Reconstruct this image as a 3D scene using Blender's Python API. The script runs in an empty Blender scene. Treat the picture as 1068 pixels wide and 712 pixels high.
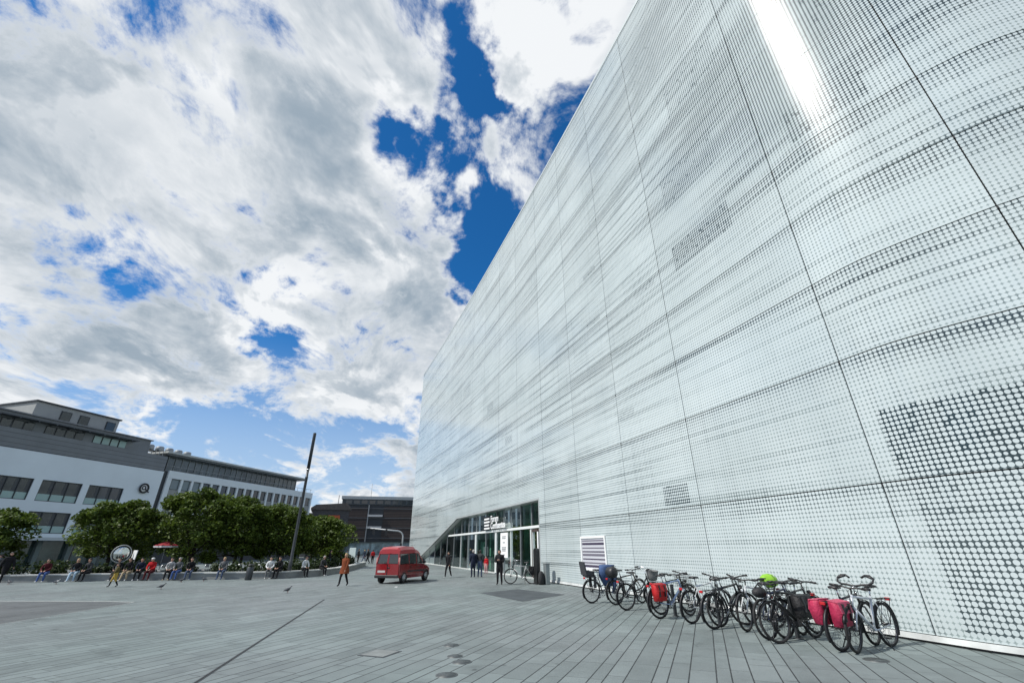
import bpy, bmesh, math, random
import numpy as np
from mathutils import Vector, Matrix
random.seed(7)
np.random.seed(7)
scene = bpy.context.scene
COL = scene.collection
R = math.radians

# ------------------------------------------------------------------ camera
cam_d = bpy.data.cameras.new("camera")
cam_d.sensor_fit = 'HORIZONTAL'
cam_d.sensor_width = 36.0
cam_d.lens = 453.84 * 36.0 / 1068.0
cam_d.clip_start = 0.1
cam_d.clip_end = 3000.0
cam = bpy.data.objects.new("camera", cam_d)
COL.objects.link(cam)
cam.matrix_world = Matrix.Translation((0, 0, 1.85)) @ Matrix.Rotation(R(90 + 25.308), 4, 'X') @ Matrix.Rotation(R(-0.41), 4, 'Z')
scene.camera = cam

# ------------------------------------------------------------------ sun, sky
SUN_DIR = Vector((-0.594, -0.266, 0.757)).normalized()       # towards the sun
sun_d = bpy.data.lights.new("sun", 'SUN')
sun_d.energy = 4.5
sun_d.angle = R(0.5)
sun_d.color = (1.0, 0.955, 0.89)
sun = bpy.data.objects.new("sun", sun_d)
COL.objects.link(sun)
sun.rotation_euler = (-SUN_DIR).to_track_quat('-Z', 'Y').to_euler()
scene.view_settings.view_transform = 'Standard'
scene.view_settings.look = 'None'
scene.view_settings.exposure = 0.0
scene.view_settings.gamma = 1.0
scene.view_settings.use_curve_mapping = False


class NG:
    """small helper for node trees"""
    def __init__(self, tree):
        self.t = tree
        self.n = tree.nodes
        self.l = tree.links

    def node(self, typ, **kw):
        nd = self.n.new(typ)
        for k, v in kw.items():
            setattr(nd, k, v)
        return nd

    def put(self, sock, v):
        if v is None:
            return
        if hasattr(v, 'is_output'):
            self.l.new(v, sock)
        else:
            if isinstance(v, (tuple, list)) and len(v) == 3 and sock.type == 'RGBA':
                v = (*v, 1)
            sock.default_value = v

    def m(self, op, a, b=None, c=None, clamp=False):
        nd = self.node('ShaderNodeMath', operation=op, use_clamp=clamp)
        self.put(nd.inputs[0], a)
        self.put(nd.inputs[1], b)
        self.put(nd.inputs[2], c)
        return nd.outputs[0]

    def vm(self, op, a, b=None):
        nd = self.node('ShaderNodeVectorMath', operation=op)
        self.put(nd.inputs[0], a)
        self.put(nd.inputs[1], b)
        return nd.outputs['Value'] if op in ('DOT_PRODUCT', 'LENGTH', 'DISTANCE') else nd.outputs[0]

    def mr(self, v, a, b, c=0.0, d=1.0, smooth=False):
        nd = self.node('ShaderNodeMapRange')
        nd.interpolation_type = 'SMOOTHSTEP' if smooth else 'LINEAR'
        for i, x in enumerate((v, a, b, c, d)):
            self.put(nd.inputs[i], x)
        return nd.outputs[0]

    def mix(self, f, a, b, blend='MIX'):
        nd = self.node('ShaderNodeMix', data_type='RGBA', blend_type=blend)
        self.put(nd.inputs[0], f)
        self.put(nd.inputs[6], a)
        self.put(nd.inputs[7], b)
        return nd.outputs[2]

    def noise(self, vec, scale, detail=2.0, rough=0.5, dist=0.0, dim='3D', w=None):
        nd = self.node('ShaderNodeTexNoise', noise_dimensions=dim)
        if vec is not None:
            self.l.new(vec, nd.inputs['Vector'])
        nd.inputs['Scale'].default_value = scale
        nd.inputs['Detail'].default_value = detail
        nd.inputs['Roughness'].default_value = rough
        nd.inputs['Distortion'].default_value = dist
        if w is not None:
            self.put(nd.inputs['W'], w)
        return nd.outputs['Fac']

    def xyz(self, v):
        nd = self.node('ShaderNodeSeparateXYZ')
        self.put(nd.inputs[0], v)
        return nd.outputs

    def comb(self, x, y, z=0.0):
        nd = self.node('ShaderNodeCombineXYZ')
        for i, v in enumerate((x, y, z)):
            self.put(nd.inputs[i], v)
        return nd.outputs[0]


# --- world: Nishita sky, with broken cumulus laid on a flat layer high overhead
world = bpy.data.worlds.new("World")
scene.world = world
world.use_nodes = True
g = NG(world.node_tree)
g.n.clear()
w_out = g.node('ShaderNodeOutputWorld')
w_bg = g.node('ShaderNodeBackground')
g.l.new(w_bg.outputs[0], w_out.inputs[0])
sky = g.node('ShaderNodeTexSky', sky_type='NISHITA')
sky.sun_disc = False
sky.sun_elevation = math.asin(SUN_DIR.z)
sky.sun_rotation = math.atan2(SUN_DIR.x, SUN_DIR.y)
sky.air_density = 1.0
sky.dust_density = 0.3
sky.ozone_density = 2.2
SKY_STRENGTH = 0.1
dirv = g.node('ShaderNodeTexCoord').outputs['Generated']
dx, dy, dz = g.xyz(dirv)[0:3]
dzc = g.m('ADD', g.m('MAXIMUM', dz, 0.0), 0.26)
plane = g.comb(g.m('DIVIDE', dx, dzc), g.m('DIVIDE', dy, dzc), 0.0)
# stretch the layer along its wind direction
rot = g.node('ShaderNodeMapping')
rot.inputs['Rotation'].default_value = (0, 0, R(52))
rot.inputs['Scale'].default_value = (1.25, 1.05, 1.0)
g.l.new(plane, rot.inputs[0])
layer = rot.outputs[0]
big = g.noise(g.vm('ADD', layer, (3.1, 7.7, 0.3)), 1.15, 2.0, 0.5, 0.3)
fine = g.noise(g.vm('ADD', layer, (1.7, 2.4, 0.9)), 2.6, 12.0, 0.66, 0.35)
wisp = g.noise(g.vm('ADD', layer, (5.2, 0.4, 0.2)), 8.0, 8.0, 0.62, 0.8)
cover = g.m('ADD', g.m('MULTIPLY', big, 0.35), g.m('ADD', g.m('MULTIPLY', fine, 1.05), g.m('SUBTRACT', g.m('MULTIPLY', wisp, 0.28), 0.105)))
# gaps in the cloud cover (directions in the sky) and the size of each
GAPS = [((-0.068, 0.529, 0.846), 0.09, 0.20), ((-0.042, 0.577, 0.816), 0.07, 0.15), ((-0.182, 0.635, 0.751), 0.10, 0.26), ((-0.205, 0.591, 0.78), 0.07, 0.14),
        ((-0.072, 0.80, 0.596), 0.10, 0.25), ((-0.115, 0.815, 0.568), 0.07, 0.15), ((-0.048, 0.735, 0.676), 0.09, 0.20), ((0.076, 0.465, 0.882), 0.06, 0.06),
        ((-0.10, 0.68, 0.72), 0.09, 0.10), ((-0.506, 0.727, 0.464), 0.075, 0.14), ((-0.545, 0.714, 0.437), 0.06, 0.10), ((-0.472, 0.768, 0.433), 0.07, 0.13),
        ((-0.386, 0.744, 0.545), 0.07, 0.13), ((-0.296, 0.765, 0.572), 0.07, 0.11), ((-0.677, 0.606, 0.417), 0.08, 0.10), ((-0.717, 0.57, 0.402), 0.08, 0.07), ((-0.60, 0.67, 0.43), 0.06, 0.10),
        ((-0.641, 0.741, 0.201), 0.11, 0.09), ((-0.523, 0.83, 0.195), 0.11, 0.10), ((-0.383, 0.909, 0.163), 0.11, 0.11), ((-0.27, 0.945, 0.18), 0.08, 0.08),
        ((-0.227, 0.459, 0.859), 0.06, 0.10), ((-0.573, 0.372, 0.73), 0.05, 0.03), ((0.5, -0.3, 0.8), 0.5, 0.15)]
BANKS = [((0.042, 0.517, 0.855), 0.07, 0.20), ((0.10, 0.52, 0.85), 0.09, 0.15), ((-0.005, 0.646, 0.763), 0.07, 0.10), ((-0.11, 0.60, 0.79), 0.05, 0.10), ((-0.16, 0.74, 0.65), 0.07, 0.12), ((-0.47, 0.56, 0.68), 0.40, 0.19), ((-0.33, 0.55, 0.77), 0.16, 0.08), ((-0.72, 0.62, 0.31), 0.24, 0.12), ((-0.25, 0.90, 0.33), 0.24, 0.14), ((-0.05, 0.93, 0.36), 0.14, 0.1)]


def blob(vec, c, r, amp):
    d = g.vm('DISTANCE', vec, tuple(Vector(c).normalized()))
    return g.m('MULTIPLY', g.mr(d, r * 1.5, 0.0, 0.0, 1.0, True), amp)


warp = g.node('ShaderNodeTexNoise')
warp.inputs['Scale'].default_value = 7.0
warp.inputs['Detail'].default_value = 5.0
g.l.new(dirv, warp.inputs['Vector'])
wdir = g.vm('ADD', dirv, g.vm('MULTIPLY', g.vm('SUBTRACT', warp.outputs['Color'], (0.5, 0.5, 0.5)), (0.34, 0.34, 0.34)))
total = cover
for c, r, a in GAPS:
    total = g.m('SUBTRACT', total, blob(wdir, c, r, a))
for c, r, a in BANKS:
    total = g.m('ADD', total, blob(wdir, c, r, a))
mask = g.mr(total, 0.635, 0.80, 0.0, 1.0, True)
# thickness shading: thin edges bright, thick middles grey underneath
thick = g.noise(g.vm('ADD', layer, (9.2, 1.3, 2.0)), 1.5, 5.0, 0.58, 0.5)
# relief: the same cloud field sampled a little towards the sun tells lit sides from shaded ones
fineA = g.noise(g.vm('ADD', layer, (1.7, 2.4, 0.9)), 2.6, 6.0, 0.58, 0.35)
fine2 = g.noise(g.vm('ADD', layer, (1.7 - 0.06, 2.4 + 0.04, 0.9)), 2.6, 6.0, 0.58, 0.35)
relief = g.mr(g.m('SUBTRACT', fine2, fineA), -0.07, 0.07, -0.36, 0.42)
shade = g.m('ADD', g.mr(thick, 0.38, 0.62, 0.02, 0.74, True), relief)
shade = g.m('MULTIPLY', shade, g.mr(total, 0.70, 0.92, 0.10, 1.0, True), clamp=True)
DARKS = [((-0.589, 0.565, 0.578), 0.15, 0.30), ((-0.44, 0.659, 0.61), 0.12, 0.32), ((-0.356, 0.667, 0.654), 0.10, 0.30), ((-0.689, 0.386, 0.614), 0.14, 0.24), ((-0.701, 0.507, 0.501), 0.12, 0.20), ((-0.244, 0.888, 0.389), 0.12, 0.26), ((-0.729, 0.599, 0.332), 0.13, 0.22)]
for c, r, a in DARKS:
    shade = g.m('ADD', shade, g.m('MULTIPLY', blob(wdir, c, r, a), g.mr(fine, 0.36, 0.60, 0.1, 1.2)))
shade = g.m('DIVIDE', shade, g.m('ADD', 0.48, g.m('MULTIPLY', g.m('MAXIMUM', shade, 0.0), 0.55)))
shade = g.m('MAXIMUM', g.m('MINIMUM', shade, 1.0), 0.0)
cloud_col = g.mix(shade, (0.90, 0.925, 0.95), (0.33, 0.41, 0.49))
sky_col = g.vm('MULTIPLY', g.vm('MULTIPLY', sky.outputs[0], (0.17, 0.80, 1.32)), (SKY_STRENGTH,) * 3)
# pale air low down
low = g.mr(dz, 0.04, 0.44, 0.86, 0.0, True)
sky_col = g.mix(low, sky_col, (0.52, 0.66, 0.84))
below = g.mr(dz, -0.02, 0.0, 0.0, 1.0)
col = g.mix(mask, sky_col, cloud_col)
col = g.mix(below, (0.20, 0.22, 0.22), col)
g.l.new(col, w_bg.inputs[0])
w_bg.inputs[1].default_value = 1.0


# ------------------------------------------------------------------ materials
MATS = {}


def pmat(name, col, rough=0.6, metal=0.0, spec=0.5, var=0.0, vscale=3.0, coat=0.0, bump=0.0, emit=None):
    if name in MATS:
        return MATS[name]
    m = bpy.data.materials.new(name)
    m.use_nodes = True
    k = NG(m.node_tree)
    b = k.n['Principled BSDF']
    b.inputs['Roughness'].default_value = rough
    b.inputs['Metallic'].default_value = metal
    b.inputs['Specular IOR Level'].default_value = spec
    b.inputs['Coat Weight'].default_value = coat
    b.inputs['Coat Roughness'].default_value = 0.08
    if var > 0:
        co = k.node('ShaderNodeTexCoord').outputs['Object']
        nz = k.noise(co, vscale, 4.0, 0.6)
        lo = tuple(c * (1 - var) for c in col)
        hi = tuple(min(1, c * (1 + var)) for c in col)
        k.l.new(k.mix(k.mr(nz, 0.3, 0.7), lo, hi), b.inputs['Base Color'])
    else:
        b.inputs['Base Color'].default_value = (*col, 1)
    if bump > 0:
        co = k.node('ShaderNodeTexCoord').outputs['Object']
        bp = k.node('ShaderNodeBump')
        bp.inputs['Strength'].default_value = bump
        bp.inputs['Distance'].default_value = 0.02
        k.l.new(k.noise(co, vscale * 4, 4.0, 0.6), bp.inputs['Height'])
        k.l.new(bp.outputs[0], b.inputs['Normal'])
    MATS[name] = m
    return m


def glass_mat(name, tint, refl=0.25, rough=0.02):
    """thin window glass: see-through with a mirror part that grows at grazing angles"""
    m = bpy.data.materials.new(name)
    m.use_nodes = True
    k = NG(m.node_tree)
    k.n.clear()
    out = k.node('ShaderNodeOutputMaterial')
    tr = k.node('ShaderNodeBsdfTransparent')
    tr.inputs[0].default_value = (*tint, 1)
    gl = k.node('ShaderNodeBsdfGlossy')
    gl.inputs['Roughness'].default_value = rough
    gl.inputs['Color'].default_value = (0.9, 0.97, 0.95, 1)
    lw = k.node('ShaderNodeFresnel')
    lw.inputs[0].default_value = 1.5
    f = k.m('ADD', k.m('MULTIPLY', lw.outputs[0], 0.9), refl * 0.25, clamp=True)
    mx = k.node('ShaderNodeMixShader')
    k.l.new(f, mx.inputs[0])
    k.l.new(tr.outputs[0], mx.inputs[1])
    k.l.new(gl.outputs[0], mx.inputs[2])
    k.l.new(mx.outputs[0], out.inputs[0])
    MATS[name] = m
    return m


M_BLACK = pmat('black_plastic', (0.018, 0.018, 0.02), 0.45)
M_RUBBER = pmat('tyre_rubber', (0.014, 0.014, 0.015), 0.75, var=0.25, vscale=20)
M_STEEL = pmat('brushed_steel', (0.62, 0.63, 0.64), 0.28, 1.0)
M_SILVER = pmat('silver_paint', (0.55, 0.57, 0.58), 0.3, 0.6, coat=0.4)
M_DARKMET = pmat('dark_metal', (0.05, 0.055, 0.06), 0.45, 0.4, var=0.2)
M_WHITE = pmat('white_paint', (0.80, 0.81, 0.80), 0.5, var=0.04)
M_GREY = pmat('grey_metal', (0.25, 0.27, 0.28), 0.5, 0.3, var=0.12)
M_GLASSDARK = pmat('dark_window_glass', (0.018, 0.026, 0.032), 0.06, 0.0, 0.8)
M_GREENPANE = pmat('frosted_green_pane', (0.30, 0.44, 0.41), 0.25, 0.0, 0.6)
M_RED = pmat('red_plastic', (0.45, 0.012, 0.018), 0.4)
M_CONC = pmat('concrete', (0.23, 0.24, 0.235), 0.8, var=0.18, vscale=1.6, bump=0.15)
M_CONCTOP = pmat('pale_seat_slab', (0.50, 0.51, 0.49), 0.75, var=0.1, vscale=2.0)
M_SKIN = pmat('skin', (0.48, 0.28, 0.20), 0.55)
M_GLASS = glass_mat('entrance_glass', (0.58, 0.78, 0.70), 0.25)
M_PANE = glass_mat('car_glass', (0.30, 0.34, 0.34), 0.3)
M_CLEAR = glass_mat('clear_glass', (0.72, 0.80, 0.78), 0.25)


# ------------------------------------------------------------------ mesh helper
class MB:
    def __init__(self, xf=None):
        self.v, self.f, self.mi, self.sm = [], [], [], []
        self.xf = xf or Matrix.Identity(4)
        self.uv = None

    def add(self, vs, fs, mi=0, smooth=False):
        o = len(self.v)
        self.v += [tuple(self.xf @ Vector(p)) for p in vs]
        for f in fs:
            self.f.append(tuple(o + i for i in f))
            self.mi.append(mi)
            self.sm.append(smooth)
        return self

    def box(self, x0, x1, y0, y1, z0, z1, mi=0, bev=0.0):
        if bev > 0:
            b = bev
            prof = [(x0 + b, y0), (x1 - b, y0), (x1, y0 + b), (x1, y1 - b), (x1 - b, y1), (x0 + b, y1), (x0, y1 - b), (x0, y0 + b)]
            inn = [(x0 + 2 * b, y0 + b), (x1 - 2 * b, y0 + b), (x1 - b, y0 + 2 * b), (x1 - b, y1 - 2 * b), (x1 - 2 * b, y1 - b), (x0 + 2 * b, y1 - b), (x0 + b, y1 - 2 * b), (x0 + b, y0 + 2 * b)]
            rings = [[(x, y, z0) for x, y in inn], [(x, y, z0 + b) for x, y in prof], [(x, y, z1 - b) for x, y in prof], [(x, y, z1) for x, y in inn]]
            return self.loft(rings, mi, caps=True)
        vs = [(x0, y0, z0), (x1, y0, z0), (x1, y1, z0), (x0, y1, z0), (x0, y0, z1), (x1, y0, z1), (x1, y1, z1), (x0, y1, z1)]
        return self.add(vs, [(0, 3, 2, 1), (4, 5, 6, 7), (0, 1, 5, 4), (1, 2, 6, 5), (2, 3, 7, 6), (3, 0, 4, 7)], mi)

    def loft(self, rings, mi=0, caps=True, smooth=False, closed=False):
        n = len(rings[0])
        vs = [p for r in rings for p in r]
        fs = []
        m = len(rings)
        for i in range(m if closed else m - 1):
            a, b = i * n, ((i + 1) % m) * n
            for j in range(n):
                j2 = (j + 1) % n
                fs.append((a + j, a + j2, b + j2, b + j))
        if caps and not closed:
            fs.append(tuple(reversed(range(n))))
            fs.append(tuple((m - 1) * n + j for j in range(n)))
        return self.add(vs, fs, mi, smooth)

    def tube(self, pts, r, seg=7, mi=0, closed=False, caps=True):
        pts = [Vector(p) for p in pts]
        n = len(pts)
        rs = r if isinstance(r, (list, tuple)) else [r] * n
        rings = []
        prev = None
        for i, p in enumerate(pts):
            if closed:
                t = pts[(i + 1) % n] - pts[i - 1]
            else:
                t = pts[min(i + 1, n - 1)] - pts[max(i - 1, 0)]
            if t.length < 1e-9:
                t = Vector((0, 0, 1))
            t.normalize()
            if prev is None:
                a = Vector((0, 0, 1)) if abs(t.z) < 0.9 else Vector((1, 0, 0))
                u = t.cross(a).normalized()
            else:
                u = (prev - t * prev.dot(t))
                u = u.normalized() if u.length > 1e-6 else t.orthogonal().normalized()
            prev = u
            w = t.cross(u)
            rings.append([tuple(p + (u * math.cos(2 * math.pi * k / seg) + w * math.sin(2 * math.pi * k / seg)) * rs[i]) for k in range(seg)])
        return self.loft(rings, mi, caps, True, closed)

    def lathe(self, prof, c=(0, 0, 0), axis='Z', seg=16, mi=0, caps=True, smooth=True):
        rings = []
        for r, h in prof:
            ring = []
            for k in range(seg):
                a = 2 * math.pi * k / seg
                x, y = r * math.cos(a), r * math.sin(a)
                p = {'Z': (x, y, h), 'Y': (x, h, -y), 'X': (h, x, y)}[axis]
                ring.append((c[0] + p[0], c[1] + p[1], c[2] + p[2]))
            rings.append(ring)
        return self.loft(rings, mi, caps, smooth)

    def ring(self, c, R_, r, axis='Y', seg=28, sub=6, mi=0, a0=0.0, a1=2 * math.pi):
        full = abs(a1 - a0 - 2 * math.pi) < 1e-6
        n = seg if full else seg + 1
        pts = []
        for k in range(n):
            a = a0 + (a1 - a0) * k / seg
            x, z = R_ * math.cos(a), R_ * math.sin(a)
            pts.append({'Y': (c[0] + x, c[1], c[2] + z), 'Z': (c[0] + x, c[1] + z, c[2]), 'X': (c[0], c[1] + x, c[2] + z)}[axis])
        return self.tube(pts, r, sub, mi, closed=full)

    def ell(self, c, rx, ry, rz, seg=12, rings=8, mi=0):
        rr = []
        for i in range(1, rings):
            th = math.pi * i / rings
            rr.append([(c[0] + rx * math.sin(th) * math.cos(2 * math.pi * k / seg), c[1] + ry * math.sin(th) * math.sin(2 * math.pi * k / seg), c[2] - rz * math.cos(th)) for k in range(seg)])
        return self.loft(rr, mi, True, True)

    def prism(self, poly, y0, y1, mi=0):
        """poly in x,z extruded along y"""
        n = len(poly)
        return self.loft([[(x, y0, z) for x, z in poly], [(x, y1, z) for x, z in poly]], mi, True)

    def build(self, name, mats, parent=None, loc=None, smooth_angle=None):
        me = bpy.data.meshes.new(name)
        me.from_pydata(self.v, [], self.f)
        if not isinstance(mats, (list, tuple)):
            mats = [mats]
        for m in mats:
            me.materials.append(m)
        me.polygons.foreach_set('material_index', self.mi)
        me.polygons.foreach_set('use_smooth', self.sm)
        bm = bmesh.new()
        bm.from_mesh(me)
        bmesh.ops.recalc_face_normals(bm, faces=bm.faces)
        bm.to_mesh(me)
        bm.free()
        me.update()
        o = bpy.data.objects.new(name, me)
        COL.objects.link(o)
        if parent:
            o.parent = parent
        if loc:
            o.location = loc
        return o


def tag(o, label=None, cat=None, group=None, kind=None):
    if label:
        o['label'] = label
    if cat:
        o['category'] = cat
    if group:
        o['group'] = group
    if kind:
        o['kind'] = kind
    return o


def empty(name, loc=(0, 0, 0), rz=0.0, label=None, cat=None, group=None, scale=1.0):
    o = bpy.data.objects.new(name, None)
    COL.objects.link(o)
    o.location = loc
    o.rotation_euler = (0, 0, rz)
    o.scale = (scale,) * 3
    o.empty_display_size = 0.3
    return tag(o, label, cat, group)


def copy_tree(o, parent=None):
    c = o.copy()
    COL.objects.link(c)
    if parent:
        c.parent = parent
    for ch in o.children:
        copy_tree(ch, c)
    return c


def frame_xf(P, t):
    """local x along t, y into the wall, z up, origin P"""
    t = Vector((t[0], t[1], 0)).normalized()
    y = Vector((0, 0, 1)).cross(t)
    m = Matrix((t, y, Vector((0, 0, 1)))).transposed().to_4x4()
    m.translation = Vector((P[0], P[1], P[2] if len(P) > 2 else 0))
    return m


# ------------------------------------------------------------------ ground
def ground_material(name, base, strip=True, dark=0.0):
    m = bpy.data.materials.new(name)
    m.use_nodes = True
    k = NG(m.node_tree)
    b = k.n['Principled BSDF']
    pos = k.node('ShaderNodeNewGeometry').outputs['Position']
    px, py, pz = k.xyz(pos)[0:3]
    # planks run along (0.37, 0.929)
    u = k.m('SUBTRACT', k.m('MULTIPLY', px, 0.929), k.m('MULTIPLY', py, 0.37))
    v = k.m('ADD', k.m('MULTIPLY', px, 0.37), k.m('MULTIPLY', py, 0.929))
    u = k.m('ADD', u, 500.13)
    v = k.m('ADD', v, 500.0)
    per = 0.92
    cyc = k.m('FLOOR', k.m('DIVIDE', u, per))
    r = k.m('SUBTRACT', u, k.m('MULTIPLY', cyc, per))
    e1, e2 = 0.40, 0.62
    s1 = k.m('GREATER_THAN', r, e1)
    s2 = k.m('GREATER_THAN', r, e2)
    sid = k.m('ADD', k.m('MULTIPLY', cyc, 3.0), k.m('ADD', s1, s2))
    d = k.m('MINIMUM', k.m('MINIMUM', r, k.m('SUBTRACT', per, r)), k.m('MINIMUM', k.m('ABSOLUTE', k.m('SUBTRACT', r, e1)), k.m('ABSOLUTE', k.m('SUBTRACT', r, e2))))
    rnd = k.node('ShaderNodeTexWhiteNoise', noise_dimensions='1D')
    k.l.new(sid, rnd.inputs['W'])
    ln = 1.05
    vv = k.m('ADD', k.m('DIVIDE', v, ln), k.m('MULTIPLY', rnd.outputs['Value'], 7.0))
    vid = k.m('FLOOR', vv)
    vr = k.m('FRACT', vv)
    dv = k.m('MULTIPLY', k.m('MINIMUM', vr, k.m('SUBTRACT', 1.0, vr)), ln)
    rn2 = k.node('ShaderNodeTexWhiteNoise', noise_dimensions='2D')
    k.l.new(k.comb(sid, vid), rn2.inputs['Vector'])
    wob = k.m('MULTIPLY', k.m('SUBTRACT', k.noise(pos, 6.0, 3.0), 0.5), 0.008)
    joint = k.mr(k.m('ADD', d, wob), 0.006, 0.014, 1.0, 0.0)
    cross = k.m('MULTIPLY', k.mr(k.m('ADD', dv, wob), 0.003, 0.009, 1.0, 0.0), k.mr(rn2.outputs['Value'], 0.2, 0.7, 0.45, 1.0))
    j = k.m('MAXIMUM', joint, cross)
    n1 = k.noise(pos, 0.22, 5.0, 0.62, 0.4)
    n2 = k.noise(pos, 2.6, 6.0, 0.7)
    n3 = k.noise(pos, 46.0, 3.0, 0.7)
    spots = k.mr(k.noise(pos, 3.4, 2.0, 0.4), 0.70, 0.76, 0.0, 0.30)
    val = k.m('ADD', k.m('ADD', k.mr(n1, 0.3, 0.7, -0.20, 0.16), k.mr(n2, 0.3, 0.7, -0.10, 0.10)), k.m('ADD', k.mr(n3, 0.3, 0.7, -0.10, 0.10), k.mr(rn2.outputs['Value'], 0, 1, -0.13, 0.11)))
    val = k.m('SUBTRACT', k.m('ADD', val, 1.0), spots)
    vo = k.node('ShaderNodeTexVoronoi', feature='DISTANCE_TO_EDGE' if False else 'F1')
    vo.inputs['Scale'].default_value = 1.7
    k.l.new(pos, vo.inputs['Vector'])
    vr_ = k.xyz(vo.outputs['Color'])
    gum = k.m('MULTIPLY', k.m('LESS_THAN', k.m('MULTIPLY', vo.outputs['Distance'], k.mr(vr_[1], 0, 1, 1.0, 2.4)), 0.048), k.m('GREATER_THAN', vr_[0], 0.45))
    val = k.m('SUBTRACT', val, k.m('MULTIPLY', gum, 0.30))
    blot = k.mr(k.noise(pos, 0.75, 6.0, 0.68, 0.8), 0.56, 0.68, 0.0, 0.20)
    val = k.m('SUBTRACT', val, blot)
    pale = k.mr(k.noise(pos, 1.15, 5.0, 0.7, 0.5), 0.60, 0.72, 0.0, 0.14)
    val = k.m('ADD', val, pale)
    if not strip:
        j = k.m('MULTIPLY', j, 0.12)
    tone = k.mix(k.mr(k.noise(pos, 0.13, 3.0), 0.35, 0.65), base, (base[0] * 1.05, base[1] * 0.97, base[2] * 1.0))
    colr = k.vm('MULTIPLY', tone, k.comb(val, val, val))
    colr = k.mix(j, colr, (0.020, 0.023, 0.024))
    k.l.new(colr, b.inputs['Base Color'])
    k.l.new(k.mr(n2, 0.3, 0.7, 0.50, 0.78), b.inputs['Roughness'])
    b.inputs['Specular IOR Level'].default_value = 0.35
    bp = k.node('ShaderNodeBump')
    bp.inputs['Strength'].default_value = 0.35
    bp.inputs['Distance'].default_value = 0.012
    k.l.new(k.m('SUBTRACT', k.m('MULTIPLY', n3, 0.25), j), bp.inputs['Height'])
    k.l.new(bp.outputs[0], b.inputs['Normal'])
    return m


M_GROUND = ground_material('plank_paving', (0.170, 0.206, 0.202))
M_SLAB = ground_material('smooth_paving', (0.105, 0.118, 0.118), strip=False)

gm = MB()
gm.add([(-600, -300, 0), (600, -300, 0), (600, 900, 0), (-600, 900, 0)], [(0, 1, 2, 3)])
tag(gm.build('ground', M_GROUND), kind='structure')


def sheet(name, poly, z, mat, thick=0.0):
    mb = MB()
    mb.add([(x, y, z) for x, y in poly], [tuple(range(len(poly)))])
    return mb.build(name, mat)


tag(sheet('pavement', [(-14.33, 13.2), (-14.75, 18.9), (-14.95, 19.75), (-16.2, 20.1), (-20.9, 20.5), (-45, 24.5), (-60, 20), (-60, 5), (-30, 5)], 0.004, M_SLAB), kind='structure')
bm_ = MB()
bm_.tube([(-14.30, 12.6, -0.03), (-14.35, 14.3, -0.03), (-14.72, 18.9, -0.03), (-14.92, 19.8, -0.03), (-16.2, 20.18, -0.03), (-20.9, 20.6, -0.03), (-45, 24.6, -0.03)], 0.045, 8)
tag(bm_.build('pavement_edge', pmat('pale_edge', (0.25, 0.27, 0.26), 0.7, var=0.1)), kind='structure')
# drainage slot running away from the camera
dr = MB()
A_, B_ = Vector((-3.75, 3.2)), Vector((-7.64, 20.26))
tt = (B_ - A_).normalized()
nn = Vector((tt.y, -tt.x))
for off0, off1, z, mi in ((-0.022, 0.022, 0.004, 0), (-0.032, -0.023, 0.007, 1), (0.023, 0.032, 0.007, 1)):
    q = [A_ + nn * off0, A_ + nn * off1, B_ + nn * off1, B_ + nn * off0]
    dr.add([(p.x, p.y, z) for p in q], [(0, 1, 2, 3)], mi)
tag(dr.build('drain_channel', [pmat('drain_dark', (0.012, 0.013, 0.014), 0.8), M_DARKMET]), 'dark slotted drain line cut diagonally across the plank paving', 'drain')
tag(sheet('entrance_patch', [(-1.56, 22.67), (0.2, 24.53), (2.22, 21.6), (0.33, 19.07)], 0.004, pmat('dark_patch', (0.050, 0.060, 0.066), 0.7, var=0.3, vscale=1.2)), 'dark grey patch on the paving before the entrance', 'mat')  # darker flat sheet laid just above the paving
for i, (x, y, rr, lab) in enumerate([(-1.32, 11.0, 0.17, 'farthest of four dark round floor plates in the plank paving'), (-1.12, 9.97, 0.15, 'small faint round floor plate, second of four from the entrance'), (-0.94, 9.51, 0.18, 'dark round floor plate, third of four from the entrance'), (-1.09, 8.63, 0.18, 'nearest of four dark round floor plates in the plank paving'), (6.43, 9.43, 0.2, 'single dark round floor plate before the bicycle with pink panniers')]):
    mb = MB()
    mb.lathe([(rr, -0.02), (rr, 0.006), (rr * 0.93, 0.008)], (0, 0, 0), seg=24, mi=1)
    mb.lathe([(rr * 0.88, 0.0), (rr * 0.88, 0.0105)], (0, 0, 0), seg=24, mi=0)
    o = mb.build('floor_plate', [pmat('plate_dark', (0.075, 0.085, 0.086), 0.5, 0.3, var=0.3, vscale=8), pmat('plate_rim', (0.12, 0.13, 0.13), 0.5, 0.5)], loc=(x, y, 0))
    tag(o, lab, 'floor plate', 'round plates in the paving')
mb = MB()
mb.box(-0.3, 0.3, -0.3, 0.3, -0.02, 0.006, 0)
mb.box(-0.26, 0.26, -0.26, 0.26, -0.02, 0.010, 1)
o = mb.build('manhole_cover', [M_DARKMET, pmat('cover_pale', (0.19, 0.205, 0.20), 0.7, var=0.2)], loc=(-2.62, 10.27, 0))
o.rotation_euler = (0, 0, R(-21))
tag(o, 'pale square manhole cover in the plank paving', 'manhole cover')

# ------------------------------------------------------------------ museum: facade surface
W_A = Vector((8.70, 10.73))
W_T = Vector((-0.36394, 0.93142))
W_N = Vector((0.93142, 0.36394))              # into the building
CURVE = [Vector(p) for p in [(8.70, 10.73), (9.11, 9.68), (9.7, 8.8), (10.3, 8.1), (10.83, 7.5), (11.7, 6.75), (12.5, 6.33), (13.6, 5.9), (15.2, 5.5), (17.5, 5.2), (21, 5.0), (25, 4.9)]]
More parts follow.
